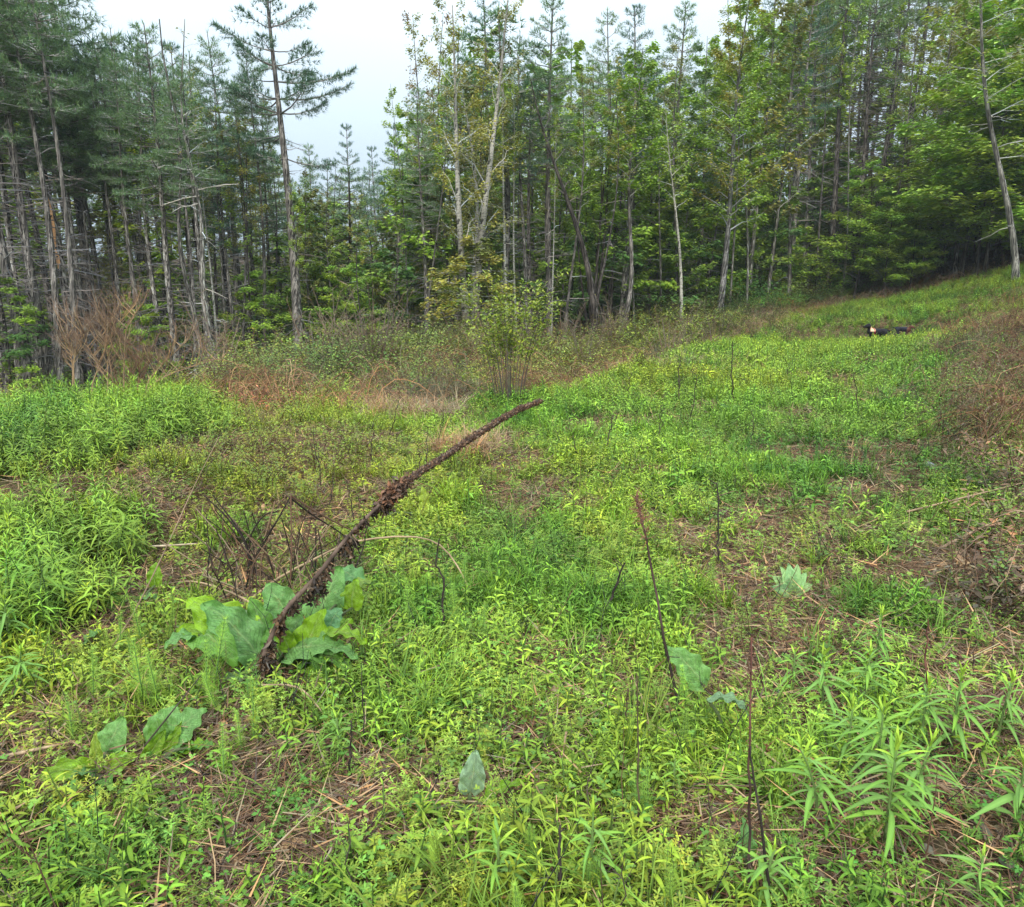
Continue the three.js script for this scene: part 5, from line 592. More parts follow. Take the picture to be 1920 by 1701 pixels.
// --- the thicket of arching black stems behind the largest burdock
const br = [[[455, 1120], [478, 1050], [520, 975], [545, 930]], [[540, 1150], [546, 1050], [546, 985], [545, 928]], [[470, 1060], [455, 1010], [420, 965], [383, 930]], [[480, 1075], [452, 1000], [432, 972], [398, 928]], [[546, 930], [590, 958], [640, 985], [676, 1002]], [[546, 935], [585, 965], [625, 990], [650, 1008]], [[590, 1090], [592, 1040], [592, 985]], [[550, 1080], [572, 1030], [582, 975]], [[560, 1110], [545, 1040], [528, 972]], [[452, 1140], [466, 1060], [472, 1000], [498, 965], [520, 960]], [[412, 1130], [420, 1070], [424, 1010]], [[520, 1160], [535, 1110], [560, 1070], [588, 1035]]];
br.forEach((p, k) => { const foot = G(p[0][0], Math.max(p[0][1], 1120)), d = -foot.z + 0.03 * k; const P = curve(p.map(([x, y], i) => at(x, y, d + 0.05 * i).sub(foot)), 12), mb = new MB(), r = RNG(700 + k); mb.tube(P, P.map((q, i) => 0.0056 * (1 - 0.4 * i / 12)), 5, vary(r, k % 3 === 1 ? [0.1, 0.06, 0.04] : [0.022, 0.017, 0.014], 0.2)); for (let i = 0; i < 5; i++) { const q = along(P, r.u(0.2, 1)); mb.tube([q, q.clone().add(az(r.u(0, 6.3), r.u(0, 1)).multiplyScalar(r.u(0.03, 0.12)))], [0.0022, 0.001], 3, [0.07, 0.05, 0.04], false); }
  solo('dead_stalk', mb.geo(), M.wood, 'thin dead stem crossing others in the thicket behind the largest burdock', 'dead stem', 'dead stems of the thicket behind the largest burdock').position.copy(foot); });
for (let k = 0; k < 64; k++) { const r = RNG(760 + k), f = G(r.u(395, 630), r.u(1060, 1150)), mb = new MB(), a = r.u(0, 6.28), h = r.u(0.15, 0.5), P = curve([V(0, -0.02, 0), V(Math.cos(a) * 0.06, h * 0.5, Math.sin(a) * 0.06), V(Math.cos(a) * r.u(0.08, 0.3), h, Math.sin(a) * 0.15)], 6); mb.tube(P, 0.0028, 4, vary(r, r.pick([[0.13, 0.08, 0.05], [0.06, 0.04, 0.03], [0.2, 0.14, 0.085], [0.03, 0.022, 0.018]]), 0.25)); solo('dead_stalk', mb.geo(), M.wood, 'thin dead stem crossing others in the thicket behind the largest burdock', 'dead stem', 'dead stems of the thicket behind the largest burdock').position.copy(f); }
// --- long dead straws that arch or lie across the ground
function straw(pxs, lift, label, w = 5, col = STRAW, name = 'dead_straw') { const f = G(...pxs[0]), P = curve(pxs.map(([x, y], i) => { const l = lift[i] ?? 0.03; let lo = 0.8, hi = 60; for (let k = 0; k < 30; k++) { const m = (lo + hi) / 2, p = at(x, y, m); if (p.y < hgt(p.x, -m) + l) hi = m; else lo = m; } return at(x, y, lo).sub(f); }), 16), mb = new MB(), r = RNG(pxs[0][0] + pxs[0][1]), k = -f.z / 1400; mb.tube(P, P.map((p, i) => w * k / 2 * (1 - 0.5 * i / 16)), 5, (t) => { const n = 0.8 + 0.4 * noise2(t * 30, pxs[0][0]); return col.map((x) => x * n); }); solo(name, mb.geo(), M.wood, label, 'dead stem').position.copy(f); }
straw([[450, 1140], [520, 1085], [590, 1048], [645, 1022], [700, 1010], [780, 1007], [825, 1022], [858, 1062], [880, 1105]], [0.02, 0.12, 0.2, 0.25, 0.28, 0.27, 0.22, 0.12, 0.02], 'long pale straw arching over behind the leaning stalk from left to right', 5.5);
straw([[1010, 1245], [1100, 1305], [1190, 1345], [1290, 1388], [1400, 1420], [1470, 1448]], [0.02, 0.04, 0.05, 0.05, 0.05, 0.04], 'long pale straw lying diagonally below the tall thin stalk', 5.5);
straw([[1368, 1350], [1420, 1400], [1470, 1440], [1560, 1510], [1620, 1560]], [0.06, 0.06, 0.06, 0.05, 0.03], 'pale straw slanting down to the right through the goldenrod clump', 5);
straw([[1290, 1470], [1400, 1474], [1520, 1474], [1640, 1474]], [0.04, 0.05, 0.05, 0.04], 'straight pale straw lying level in front of the goldenrod clump', 4.5);
straw([[1470, 1620], [1560, 1610], [1660, 1592]], [0.03, 0.05, 0.03], 'dark twig lying level below the goldenrod clump', 4, [0.1, 0.07, 0.05]);
straw([[1480, 1595], [1540, 1575], [1590, 1530]], [0.03, 0.06, 0.04], 'tan bent twig below the left side of the goldenrod clump', 4);
straw([[1150, 1700], [1220, 1660], [1290, 1610]], [0.03, 0.05, 0.05], 'dark twig slanting up at the bottom border, right of the black stub', 4.5, [0.09, 0.065, 0.045]);
straw([[0, 1420], [70, 1405], [140, 1390]], [0.03, 0.05, 0.03], 'pale stick at the left border, upper one of the two near the dock', 9, [0.45, 0.33, 0.2]);
straw([[0, 1530], [60, 1500], [110, 1475]], [0.03, 0.05, 0.05], 'pale stick at the left border, lower one of the two near the dock', 7, [0.4, 0.28, 0.18]);
straw([[0, 1385], [70, 1362], [125, 1345]], [0.03, 0.05, 0.03], 'dark brown stick at the left border above the pale sticks', 7, [0.12, 0.075, 0.055]);
straw([[10, 1545], [130, 1500], [200, 1450], [262, 1418]], [0.02, 0.05, 0.12, 0.14], 'thin dark stem lying across the dock near the lower left', 4, [0.08, 0.055, 0.04]);
straw([[270, 1400], [310, 1350], [350, 1300], [390, 1250]], [0.1, 0.16, 0.16, 0.1], 'thin black stem leaning across the two upright burdock leaves', 4, [0.06, 0.045, 0.035]);
straw([[280, 1025], [330, 1022], [390, 1018]], [0.05, 0.06, 0.05], 'pale dead stem lying level in the left litter hollow', 5, [0.5, 0.4, 0.27]);
straw([[200, 1230], [250, 1150], [310, 1030], [360, 920], [410, 820]], [0.02, 0.15, 0.3, 0.35, 0.3], 'long thin dead stem leaning up across the left litter hollow', 3.5, [0.24, 0.16, 0.1]);
straw([[500, 1150], [430, 1110], [350, 1090], [270, 1105]], [0.1, 0.08, 0.06, 0.03], 'long bent straw lying left of the thicket', 4.5);
straw([[480, 1285], [560, 1290], [600, 1330], [625, 1370]], [0.06, 0.1, 0.06, 0.01], 'thin pale straw curving over at the foot of the leaning stalk', 4.5);
straw([[1062, 1372], [1058, 1395], [1056, 1420]], [0.09, 0.05, 0.01], 'broken tan grass stem bent down in the lower centre', 5);
straw([[1480, 1050], [1500, 1010], [1560, 985]], [0.03, 0.05, 0.02], 'fine tan stem right of the mullein rosette', 3);
straw([[1700, 960], [1800, 935], [1920, 905]], [0.06, 0.1, 0.12], 'long tan stem stretching out from the dead brambles at the right, upper one', 4.5);
straw([[1760, 1030], [1840, 990], [1925, 955]], [0.06, 0.1, 0.14], 'long tan stem stretching out from the dead brambles at the right, lower one', 6);
straw([[1845, 790], [1850, 770], [1868, 755]], [0.03, 0.12, 0.2], 'thick pale broken stem among the dead brambles at the right', 8, [0.42, 0.33, 0.22]);

// --- dead branch lying in the grass far up the slope
{ const f = G(1500, 662), mb = new MB(), P = [[1476, 650], [1490, 655], [1508, 660], [1528, 664]].map(([x, y]) => at(x, y, -f.z).sub(f)); mb.tube(curve(P, 8), [0.035, 0.033, 0.03, 0.03, 0.028, 0.026, 0.024, 0.02, 0.012], 6, [0.05, 0.042, 0.04]); for (const [a, b] of [[0.3, 1], [0.6, -1]]) { const q = along(P, a); mb.tube([q, q.clone().add(V(0.12, 0.12 * b + 0.08, 0.05))], [0.014, 0.006], 4, [0.05, 0.042, 0.04]); } solo('fallen_branch', mb.geo(), M.wood, 'dark fallen branch lying in the grass down-left of the two dogs', 'branch').position.copy(f); }
// --- goldenrod plants standing singly at the lower right: each leaf its own piece
const goldLeaf = Array.from({ length: 5 }, (_, k) => { const r = RNG(3000 + k), mb = new MB(), tone = k < 3 ? [[0.12, 0.24, 0.03], [0.15, 0.28, 0.025], [0.1, 0.2, 0.035]][k] : [0.25, 0.38, 0.03]; mb.leaf(V(0, 0, 0), V(0, 0, 1), UP, 1, 0.105 + 0.01 * k, { rib: 1.35, droop: [0.75, 0.55, 1.0, 0.25, 0.08][k], fold: 0.6, segs: 8, c0: vary(r, mix3(tone, [0.2, 0.28, 0.12], 0.2), 0.05), c1: vary(r, tone, 0.12), belly: 0.45 }); return mb.geo(); });
function goldenrod(foot, h, n, len, label, lean = [0, 0]) {
  len *= 0.85; const g = G(...foot), o = thing('goldenrod_plant', label, 'goldenrod', g), r = RNG(foot[0] * 3 + foot[1]), S = (t) => V(lean[0] * t * t, h * t, lean[1] * t * t), mb = new MB(); mb.tube(Array.from({ length: 9 }, (_, i) => S(i / 8)), Array.from({ length: 9 }, (_, i) => 0.0055 - 0.0004 * i), 6, (t) => mix3([0.13, 0.17, 0.06], [0.17, 0.27, 0.08], t)); part(o, 'stem', mb.geo(), M.herb);
  n = Math.round(n * 1.5); for (let k = 0; k < n; k++) { const t = 0.12 + 0.88 * Math.pow((k + 0.5) / n, 0.8), top = sstep(0.72, 1, t), m = new THREE.Mesh(goldLeaf[top > 0.5 ? 3 + Math.floor(r() * 2) : Math.floor(r() * 3)], M.herb); m.name = 'leaf'; m.castShadow = m.receiveShadow = true; m.position.copy(S(t)); m.rotation.set(-lerp(0.6, 1.3, top) + r.g() * 0.28, k * 2.399 + r.g() * 0.7, r.g() * 0.45, 'YXZ'); m.scale.setScalar(len * r.u(0.7, 1.1) * lerp(0.8, 1.1, Math.sin(Math.PI * Math.min(1, t * 1.15))) * (1 - 0.35 * top) * r.u(0.85, 1.15)); o.add(m); }
  return o;
}
goldenrod([1657, 1590], 0.33, 30, 0.165, 'tallest goldenrod in front of the clump at the lower right, long drooping leaves');
goldenrod([1530, 1545], 0.27, 22, 0.14, 'goldenrod leaning left at the left side of the lower right clump', [-0.08, 0.02]);
goldenrod([1640, 1470], 0.28, 28, 0.14, 'goldenrod in the middle of the lower right clump, behind the tallest one');
goldenrod([1712, 1520], 0.24, 24, 0.13, 'goldenrod right beside the tallest one in the lower right clump', [0.03, 0]);
goldenrod([1585, 1450], 0.25, 26, 0.13, 'goldenrod behind the left-leaning one in the lower right clump');
goldenrod([1782, 1410], 0.3, 28, 0.14, 'slender goldenrod right of the lower right clump, by the reddish thin stalk');
goldenrod([1725, 1400], 0.24, 24, 0.12, 'goldenrod at the back right of the lower right clump');
goldenrod([1540, 1345], 0.26, 26, 0.12, 'short broad goldenrod at the back left of the lower right clump', [-0.02, 0]);
goldenrod([1620, 1330], 0.24, 26, 0.12, 'goldenrod at the back of the lower right clump, nearest the mullein rosette');
goldenrod([1640, 1265], 0.27, 28, 0.12, 'goldenrod standing alone behind the lower right clump');
goldenrod([1900, 1560], 0.24, 26, 0.15, 'goldenrod cut off by the right border, low down');
goldenrod([1868, 1400], 0.26, 24, 0.12, 'thin goldenrod near the right border above the cut-off one', [0.02, 0]);
goldenrod([1485, 1290], 0.16, 20, 0.1, 'small goldenrod below the mullein rosette');
goldenrod([1108, 1668], 0.24, 20, 0.11, 'leafy plant at the bottom border just right of the black stub');
goldenrod([935, 1692], 0.2, 16, 0.12, 'leafy plant at the bottom border left of the black stub');
goldenrod([1262, 1490], 0.13, 14, 0.075, 'small bright leafy plant in the grass left of the level straw');
goldenrod([1430, 1690], 0.16, 16, 0.12, 'bright leafy plant at the foot of the pair of dark stalks', [0.02, 0]);
goldenrod([636, 1420], 0.16, 16, 0.09, 'leafy shoot standing below right of the largest burdock');
goldenrod([1830, 1690], 0.14, 16, 0.1, 'yellow-green leafy plant in the lower right corner');
goldenrod([45, 1310], 0.24, 30, 0.13, 'grey-green goldenrod hanging over the bare soil at the left border', [0.06, 0.06]);
goldenrod([20, 1225], 0.28, 30, 0.13, 'pale green goldenrod at the left border above the hanging one', [0.04, 0.04]);
// --- feathery horsetails round the burdocks
const horseBig = (() => { const g = new THREE.Group(), r = RNG(60), st = new MB(), wh = new MB(); const h = 0.3; st.tube([V(0, 0, 0), V(0.005, h * 0.5, 0), V(0.012, h, 0)], [0.003, 0.0025, 0.001], 5, [0.15, 0.26, 0.08]); for (let y = 0; y < 17; y++) { const t = 0.1 + 0.9 * y / 16; for (let k = 0; k < 11; k++) { const a = k * 6.283 / 11 + y * 0.7, l = 0.075 * (1 - t * 0.75) * r.u(0.75, 1.1) + 0.008, p = V(0.012 * t * t, h * t, 0), d = az(a, 0.75).normalize(), q = p.clone().addScaledVector(d, l * 0.5); wh.spike(p, d, V(-Math.sin(a), 0, Math.cos(a)), l, 0.0028, vary(r, [0.22, 0.37, 0.045], 0.2)); } } part(g, 'stem', st.geo(), M.herb); tag(part(g, 'whorls', wh.geo(), M.herb), null, null, null, 'stuff'); return g; })();
[[400, 1300, 1.1], [272, 1325, 1], [262, 1300, 0.8], [388, 1325, 0.9], [300, 1320, 0.8], [476, 1405, 0.8], [268, 1210, 0.8], [225, 1230, 0.7], [410, 1340, 0.7], [175, 1320, 0.8], [870, 1130, 0.8], [925, 1120, 0.9], [140, 1400, 0.7], [640, 1240, 0.5], [770, 1185, 0.9], [860, 1180, 0.8], [905, 1200, 0.6], [1010, 1160, 0.7], [420, 1470, 0.7], [455, 1420, 0.6]].forEach(([px, py, s], k) => { const o = k ? horseBig.clone() : horseBig; o.name = numbered('horsetail'); o.position.copy(G(px, py)); o.scale.setScalar(s); o.rotation.set(r0(k) * 0.25, k * 1.7, r0(k + 40) * 0.25); scene.add(o); tag(o, 'feathery bright green horsetail standing near the burdocks', 'horsetail', 'horsetails round the burdocks'); });
// --- stones and a dead oak leaf
function stone(px, py, s, c, label) { const g = new THREE.IcosahedronGeometry(1, 3), p = g.attributes.position, col = [], v = new THREE.Vector3(); for (let i = 0; i < p.count; i++) { v.fromBufferAttribute(p, i); const n = 1 + 0.28 * fbm(v.x * 1.7 + px, v.y * 1.7 + v.z * 1.3, 3); v.multiplyScalar(n); p.setXYZ(i, v.x * s[0], v.y * s[1], v.z * s[2]); const q = 0.9 + 0.3 * fbm(v.x * 5, v.z * 5 + v.y * 4, 2); col.push(c[0] * q, c[1] * q, c[2] * q); } g.setAttribute('color', new THREE.Float32BufferAttribute(col, 3)); g.computeVertexNormals(); const m = solo('stone', g, M.stone, label, 'stone'); m.position.copy(G(px, py)); m.position.y += s[1] * 0.35; m.rotation.y = px; }
stone(948, 1402, [0.026, 0.03, 0.022], [0.16, 0.16, 0.17], 'small dark grey stone in the litter above the upright grey-green dock leaf');
stone(1354, 1600, [0.018, 0.012, 0.015], [0.6, 0.58, 0.55], 'small white stone left of the pair of dark stalks near the bottom');
stone(1466, 1300, [0.022, 0.014, 0.018], [0.5, 0.48, 0.52], 'pale stone on bare soil left of the goldenrod clump');
stone(1648, 1162, [0.03, 0.014, 0.02], [0.5, 0.46, 0.4], 'flat pale stone on bare soil right of the mullein rosette');
stone(1740, 875, [0.05, 0.03, 0.04], [0.26, 0.27, 0.3], 'grey stone in the grass near the dead brambles at the right');
{ const sh = new THREE.Shape(), L = [[0, 0], [0.1, 0.16], [0.02, 0.3], [0.24, 0.34], [0.1, 0.5], [0.3, 0.62], [0.1, 0.7], [0.16, 0.88], [0, 1]]; L.forEach(([x, y], i) => (i ? sh.lineTo(x * 0.09, y * 0.1) : sh.moveTo(0, 0))); L.slice(0, -1).reverse().forEach(([x, y]) => sh.lineTo(-x * 0.09, y * 0.1));
  const g = new THREE.ExtrudeGeometry(sh, { depth: 0.0006, bevelEnabled: false, curveSegments: 2 }), p = g.attributes.position, col = []; for (let i = 0; i < p.count; i++) { const x = p.getX(i), y = p.getY(i); p.setZ(i, p.getZ(i) + 6 * x * x + 0.008 * Math.sin(y * 40)); const f = Math.abs(x) < 0.002 ? 0.7 : 1; col.push(0.44 * f, 0.27 * f, 0.14 * f); } g.setAttribute('color', new THREE.Float32BufferAttribute(col, 3)); g.computeVertexNormals(); const m = solo('oak_leaf', g, M.shell, 'dead tan oak leaf on bare soil near the bottom, left of centre', 'dead leaf'); m.position.copy(G(510, 1612)); m.position.y += 0.025; m.rotation.set(-1.35, 0.25, -1.3, 'YXZ'); }

// ------------------------------------------------------------------ shrubs
function bush(seed, o) {
  const { h = 1.4, stems = 14, spread = 0.5, leafN = 130, size = 0.035, cols = [[0.2, 0.27, 0.03]], bark = [0.09, 0.07, 0.055], bareTo = 0.35, w = 0.006, twN = 9 } = o, r = RNG(seed), g = new THREE.Group(), fol = new MB();
  for (let s = 0; s < stems; s++) { const a = r.u(0, 6.28), k = Math.sqrt(r()) * spread, hh = h * r.u(0.6, 1.05), st = new MB(), P = curve([V(Math.cos(a) * k * 0.25, -0.03, Math.sin(a) * k * 0.25), V(Math.cos(a) * k * 0.5, hh * 0.5, Math.sin(a) * k * 0.5), V(Math.cos(a) * k + r.g() * 0.06, hh, Math.sin(a) * k + r.g() * 0.06)], 6); st.tube(P, P.map((_, i) => w * (1.2 - 0.15 * i)), 4, vary(r, bark, 0.3));
    for (let t = 0; t < twN; t++) { const f = r.u(bareTo, 1), p = along(P, f), b = r.u(0, 6.28), d = az(b, r.u(0.3, 1.2)).normalize(), l = h * 0.22 * r.u(0.5, 1.2) * (1.2 - f * 0.6), e = p.clone().addScaledVector(d, l); st.tube([p, e], [w * 0.45, w * 0.2], 3, bark, false); const n = Math.round(leafN / twN); for (let q = 0; q < n; q++) { const c = r() * 6.28, lp = p.clone().lerp(e, r.u(0.05, 1.08)); lp.x += r.g() * size; lp.y += r.g() * size; lp.z += r.g() * size; fol.kite(lp, az(c, r.u(-0.3, 0.9)), V(-Math.sin(c), r.g() * 0.5, Math.cos(c)), size * r.u(0.6, 1.3), size * r.u(0.4, 0.75), vary(r, r.pick(cols), 0.25)); } }
    part(g, 'stem', st.geo(), M.wood); }
  tag(part(g, 'foliage', fol.geo(false), M.leaf), null, null, null, 'stuff'); return g;
}
const YG = [0.33, 0.4, 0.04], YO = [0.26, 0.3, 0.055];
{ const b = bush(1, { h: 1.65, stems: 20, spread: 0.72, leafN: 150, size: 0.05, cols: [YG, YG, [0.17, 0.25, 0.03]], bareTo: 0.4 }); b.name = 'bush'; b.position.copy(G(955, 757)); scene.add(b); tag(b, 'tall yellow-green bush with dark upright stems near the centre, behind the leaning stalk tip', 'bush'); }
const bushA = bush(2, { h: 1.1, stems: 11, spread: 0.6, leafN: 80, size: 0.055, cols: [YO, YG, [0.13, 0.2, 0.035]], bareTo: 0.2 }), bushB = bush(3, { h: 1.0, stems: 12, spread: 0.7, leafN: 60, size: 0.05, cols: [YO, [0.15, 0.16, 0.04], RUST], bareTo: 0.2 }), twiggy = bush(4, { h: 1.5, stems: 16, spread: 0.8, leafN: 26, size: 0.04, cols: [[0.13, 0.15, 0.04]], bark: [0.2, 0.14, 0.1], bareTo: 0.15, w: 0.009 });
const put = new Set(); function plant(proto, name, px, d, s, rot, label, cat, group) { const o = put.has(proto) ? proto.clone() : proto; put.add(proto); o.name = numbered(name); o.userData = {}; const b = gpx(px, d); o.position.copy(b); o.scale.setScalar(s); o.rotation.y = rot; scene.add(o); return tag(o, label, cat, group); }
plant(bushA, 'bush', 1295, 22, 1.5, 0.4, 'yellow-green bush at the far end of the brush, right of the thin white birch', 'bush'); plant(bushA, 'bush', 1240, 21, 1.0, 2, 'low yellow-green bush at the foot of the thin white birch', 'bush'); plant(bushA, 'bush', 1460, 31, 1.3, 3, 'yellow-green bush below the heavy-boughed pine', 'bush'); plant(bushA, 'bush', 1195, 19.5, 1.15, 1, 'yellow-green bush left of the white birch foot', 'bush');
{ const r = RNG(88); for (let i = 0; i < 50; i++) { const px = 400 + 1100 * ((i * 0.618) % 1), u = (px - 960) / 1420, tl = treeline(u), d = lerp(Math.max(10.5, edgeD(u * 12) + 2.0), tl, Math.pow(r(), 0.75)); plant(r.pick([bushA, bushB, twiggy, bushA, twiggy]), 'bush', px, Math.max(d, tl * 0.62), r.u(0.6, 1.15), r.u(0, 6.3), 'low straggling bush in the brush between the grass and the wood', 'bush', 'low bushes in the brush before the wood'); } }
plant(twiggy, 'bush', 640, 19.5, 1.5, 1.1, 'rust-brown twiggy bush right of the foot of the tallest pine', 'bush'); plant(twiggy, 'bush', 600, 20.5, 1.2, 3, 'grey twiggy bush at the foot of the tallest pine', 'bush'); plant(twiggy, 'bush', 760, 20, 1.2, 5, 'grey forked twiggy bush left of the white-barked forked trunk', 'bush'); plant(bushB, 'bush', 690, 19, 1.3, 2, 'leafy olive bush under the sky gap', 'bush');
// --- tan dead knotweed canes on the crest of the mound
function canes(pxs, label, col, d = 7.9) { const f = onG(at(pxs[0][0], 745, d).x, d), r = RNG(pxs[0][0]), mb = new MB(), t = thing('dead_cane', label, 'dead cane', f); const P = curve([V(0, -0.03, 0), ...pxs.map(([x, y]) => at(x, y, d).sub(f))], 10); mb.tube(P, P.map((_, i) => 0.0085 - 0.0007 * i), 6, (q) => mix3(col, [0.22, 0.12, 0.075], 0.3 + 0.5 * q)); part(t, 'stem', mb.geo(), M.wood);
  const tw = new MB(); for (let k = 0; k < 16; k++) { const p = along(P, r.u(0.4, 1)), a = r.u(0, 6.28), l = r.u(0.1, 0.34), Q = [p, p.clone().add(V(Math.cos(a) * l * 0.5, l * 0.5, Math.sin(a) * l * 0.3)), p.clone().add(V(Math.cos(a) * l * 0.75, l, Math.sin(a) * l * 0.4))]; tw.tube(Q, [0.004, 0.003, 0.0015], 4, vary(r, mix3(col, RUSSET, 0.35), 0.25), false); for (let q = 0; q < 9; q++) { const b = rndDir(r); b.y += 0.4; tw.tube([along(Q, r.u(0.3, 1)), along(Q, 1).addScaledVector(b, 0.1)], [0.0022, 0.0008], 3, vary(r, [0.17, 0.11, 0.075], 0.3), false); } } tag(part(t, 'side_branches', tw.geo(), M.wood), null, null, null, 'stuff'); }
const TAN = [0.42, 0.3, 0.17];
canes([[136, 728], [136, 690], [130, 650], [122, 605]], 'leftmost tan dead cane on the mound, dividing near its top', TAN); canes([[140, 728], [138, 680], [146, 640], [160, 600]], 'tan dead cane springing from the same foot as the leftmost cane', TAN); canes([[172, 728], [184, 690], [198, 650], [196, 605]], 'tan dead cane in the middle of the mound group, pale and leaning', TAN); canes([[214, 735], [186, 690], [168, 655], [150, 615]], 'slanting tan dead cane crossing the others on the mound', [0.36, 0.26, 0.16]); canes([[202, 720], [203, 665], [215, 630], [232, 590]], 'thicker forked tan dead cane right of the middle on the mound', TAN); canes([[212, 725], [202, 660], [188, 620]], 'thin tan dead cane left of the thicker forked one', [0.36, 0.26, 0.16]); canes([[232, 720], [234, 660], [238, 610], [256, 585]], 'bushy-topped tan dead cane at the right of the mound group', TAN); canes([[258, 730], [262, 690], [260, 640]], 'short red-brown dead cane right of the mound group', [0.2, 0.1, 0.07]); canes([[236, 760], [244, 715], [262, 672]], 'dark red dead cane leaning right in front of the mound group', [0.16, 0.085, 0.06]); canes([[275, 735], [310, 706], [365, 686], [425, 668]], 'tan dead cane leaning far right, low over the goldenrod mound', [0.36, 0.25, 0.15]); canes([[275, 722], [310, 678], [350, 640]], 'long tan dead cane leaning far to the right beside the mound', TAN);

// ------------------------------------------------------------------ two dogs in the grass up the slope
function body(caps, box, n = 56) {                                   // one continuous skin over tapered capsules [a, b, ra, rb]
  const mc = new MarchingCubes(n, new THREE.MeshStandardMaterial(), false, false, 60000), [c, s] = box, q = new THREE.Vector3(), ab = new THREE.Vector3(), aq = new THREE.Vector3(); mc.isolation = 0; const f = mc.field; const half = n / 2;
  for (let k = 0; k < n; k++) for (let j = 0; j < n; j++) for (let i = 0; i < n; i++) { q.set((i - half) / half * s + c.x, (j - half) / half * s + c.y, (k - half) / half * s + c.z); let D = 1e3, e = 0; for (const [a, b, ra, rb] of caps) { ab.subVectors(b, a); aq.subVectors(q, a); const t = clamp(aq.dot(ab) / ab.lengthSq()); const dist = aq.addScaledVector(ab, -t).length() - lerp(ra, rb, t); e += Math.exp(-dist * 60); } D = -Math.log(Math.max(e, 1e-30)) / 60; f[i + j * n + k * n * n] = -D; }
  mc.update(); const g = new THREE.BufferGeometry(), p = mc.positionArray.slice(0, mc.count * 3), nr = mc.normalArray.slice(0, mc.count * 3); for (let i = 0; i < p.length; i += 3) { p[i] = p[i] * s + c.x; p[i + 1] = p[i + 1] * s + c.y; p[i + 2] = p[i + 2] * s + c.z; } g.setAttribute('position', new THREE.BufferAttribute(new Float32Array(p), 3)); g.setAttribute('normal', new THREE.BufferAttribute(new Float32Array(nr), 3)); return g;
}
function paint(g, f) { const p = g.attributes.position, c = []; for (let i = 0; i < p.count; i++) c.push(...f(p.getX(i), p.getY(i), p.getZ(i))); g.setAttribute('color', new THREE.Float32BufferAttribute(c, 3)); return g; }
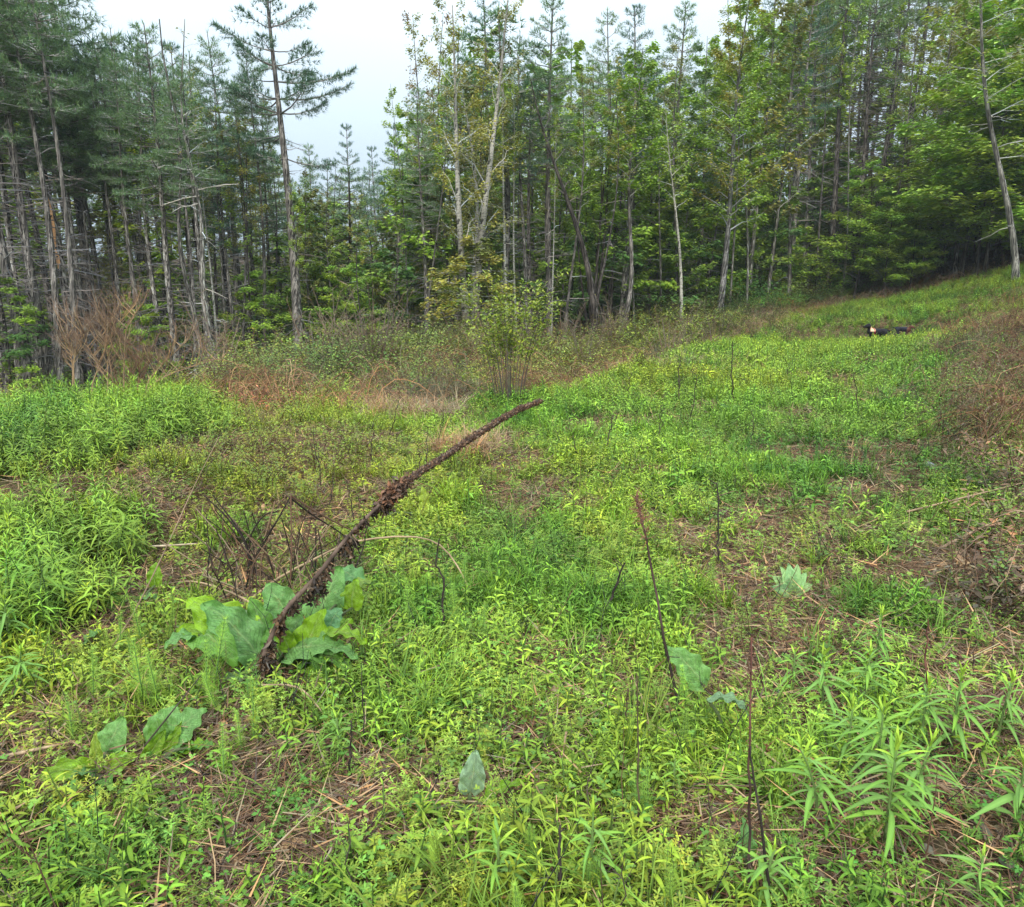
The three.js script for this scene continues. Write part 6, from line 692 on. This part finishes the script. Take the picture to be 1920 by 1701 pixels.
function dog(px, py, d, label, o) {                                  // along x, nose towards -x
  const h = o.h, L = 0.62, legs = (x, z, back) => back ? [[V(x, h - 0.02, z), V(x - 0.05, h * 0.58, z), 0.075, 0.045], [V(x - 0.05, h * 0.58, z), V(x + 0.05, h * 0.3, z), 0.04, 0.026], [V(x + 0.05, h * 0.3, z), V(x + 0.03, 0.03, z), 0.024, 0.022], [V(x + 0.03, 0.025, z), V(x - 0.03, 0.02, z), 0.025, 0.022]] : [[V(x, h - 0.04, z), V(x + 0.02, h * 0.55, z), 0.06, 0.04], [V(x + 0.02, h * 0.55, z), V(x, h * 0.25, z), 0.034, 0.026], [V(x, h * 0.25, z), V(x, 0.03, z), 0.025, 0.022], [V(x, 0.025, z), V(x - 0.05, 0.02, z), 0.026, 0.022]];
  const hd = o.head, caps = [[V(-0.24, h + 0.0, 0), V(0.02, h + 0.0, 0), 0.13, 0.115], [V(0.02, h, 0), V(0.3, h + 0.015, 0), 0.11, 0.1], [V(-0.27, h + 0.03, 0), hd.clone().add(V(0.05, -0.03, 0)), 0.085, 0.062], [hd.clone(), hd.clone().add(V(-0.05, 0.0, 0)), 0.075, 0.06], [hd.clone().add(V(-0.06, -0.02, 0)), hd.clone().add(V(-0.17, -0.04, 0)), 0.045, 0.028], ...legs(-0.22, 0.08), ...legs(-0.2, -0.08), ...legs(0.3, 0.08, 1), ...legs(0.28, -0.08, 1), [V(0.38, h + 0.05, 0), V(0.5, h + o.tail, 0.02), 0.028, 0.018], [V(0.5, h + o.tail, 0.02), V(0.6, h + o.tail * 1.5, 0.03), 0.018, 0.01], [hd.clone().add(V(0.02, 0.05, 0.055)), hd.clone().add(V(0.05, -0.03, 0.085)), 0.026, 0.016], [hd.clone().add(V(0.02, 0.05, -0.055)), hd.clone().add(V(0.05, -0.03, -0.085)), 0.026, 0.016]];
  const f = G(px, py), t = thing('dog', label, 'dog', f); part(t, 'body', paint(body(caps, [V(0.02, h * 0.75, 0), 0.72], 80), o.paint), M.fur);
  const eyes = new MB(); for (const s of [-1, 1]) { const e = hd.clone().add(V(-0.075, 0.025, 0.035 * s)); eyes.tube([e.clone().add(V(0.012, 0, 0)), e, e.clone().add(V(-0.01, 0, 0))], [0.012, 0.012, 0.004], 8, [0.02, 0.012, 0.008]); } const nose = hd.clone().add(V(-0.19, -0.035, 0)); part(t, 'eyes', eyes.geo(), M.collar); const nb = new MB(); nb.tube([nose.clone().add(V(0.02, 0, 0)), nose, nose.clone().add(V(-0.012, 0, 0))], [0.02, 0.018, 0.005], 8, [0.01, 0.01, 0.01]); part(t, 'nose', nb.geo(), M.collar);
  return t;
}
const BLACK = [0.012, 0.011, 0.013];
{ const d1 = dog(1642, 642, 21, 'black dog in the grass facing left with tan shoulder patch and red strap', { h: 0.4, head: V(-0.38, 0.62, 0.02), tail: 0.02, paint: (x, y, z) => (x < -0.12 && x > -0.32 && y > 0.41 && y < 0.62 && Math.abs(z) > 0.02 && z > 0 ? [0.62, 0.4, 0.25] : y < 0.06 ? [0.6, 0.55, 0.5] : BLACK) }); d1.scale.setScalar(0.74); d1.rotation.y = 0.1;
  const cb = new MB(), ring = []; for (let i = 0; i <= 24; i++) { const a = i / 24 * 6.283; ring.push(V(-0.2 + 0.05 * Math.cos(a), 0.4 + 0.138 * Math.sin(a), 0.138 * Math.cos(a))); } cb.tube(ring, 0.012, 6, [0.3, 0.02, 0.03]); part(d1, 'red_strap', cb.geo(), M.collar);  }
{ const d2 = dog(1692, 636, 22, 'black and rust dog standing in the grass, right one of the pair', { h: 0.52, head: V(-0.36, 0.66, 0), tail: 0.06, paint: (x, y, z) => (x < -0.2 ? [0.09, 0.038, 0.025] : y < 0.14 ? [0.15, 0.09, 0.06] : [0.016, 0.016, 0.022]) }); d2.rotation.y = Math.PI - 0.75; d2.scale.setScalar(0.52);  }

renderer.render(scene, camera);
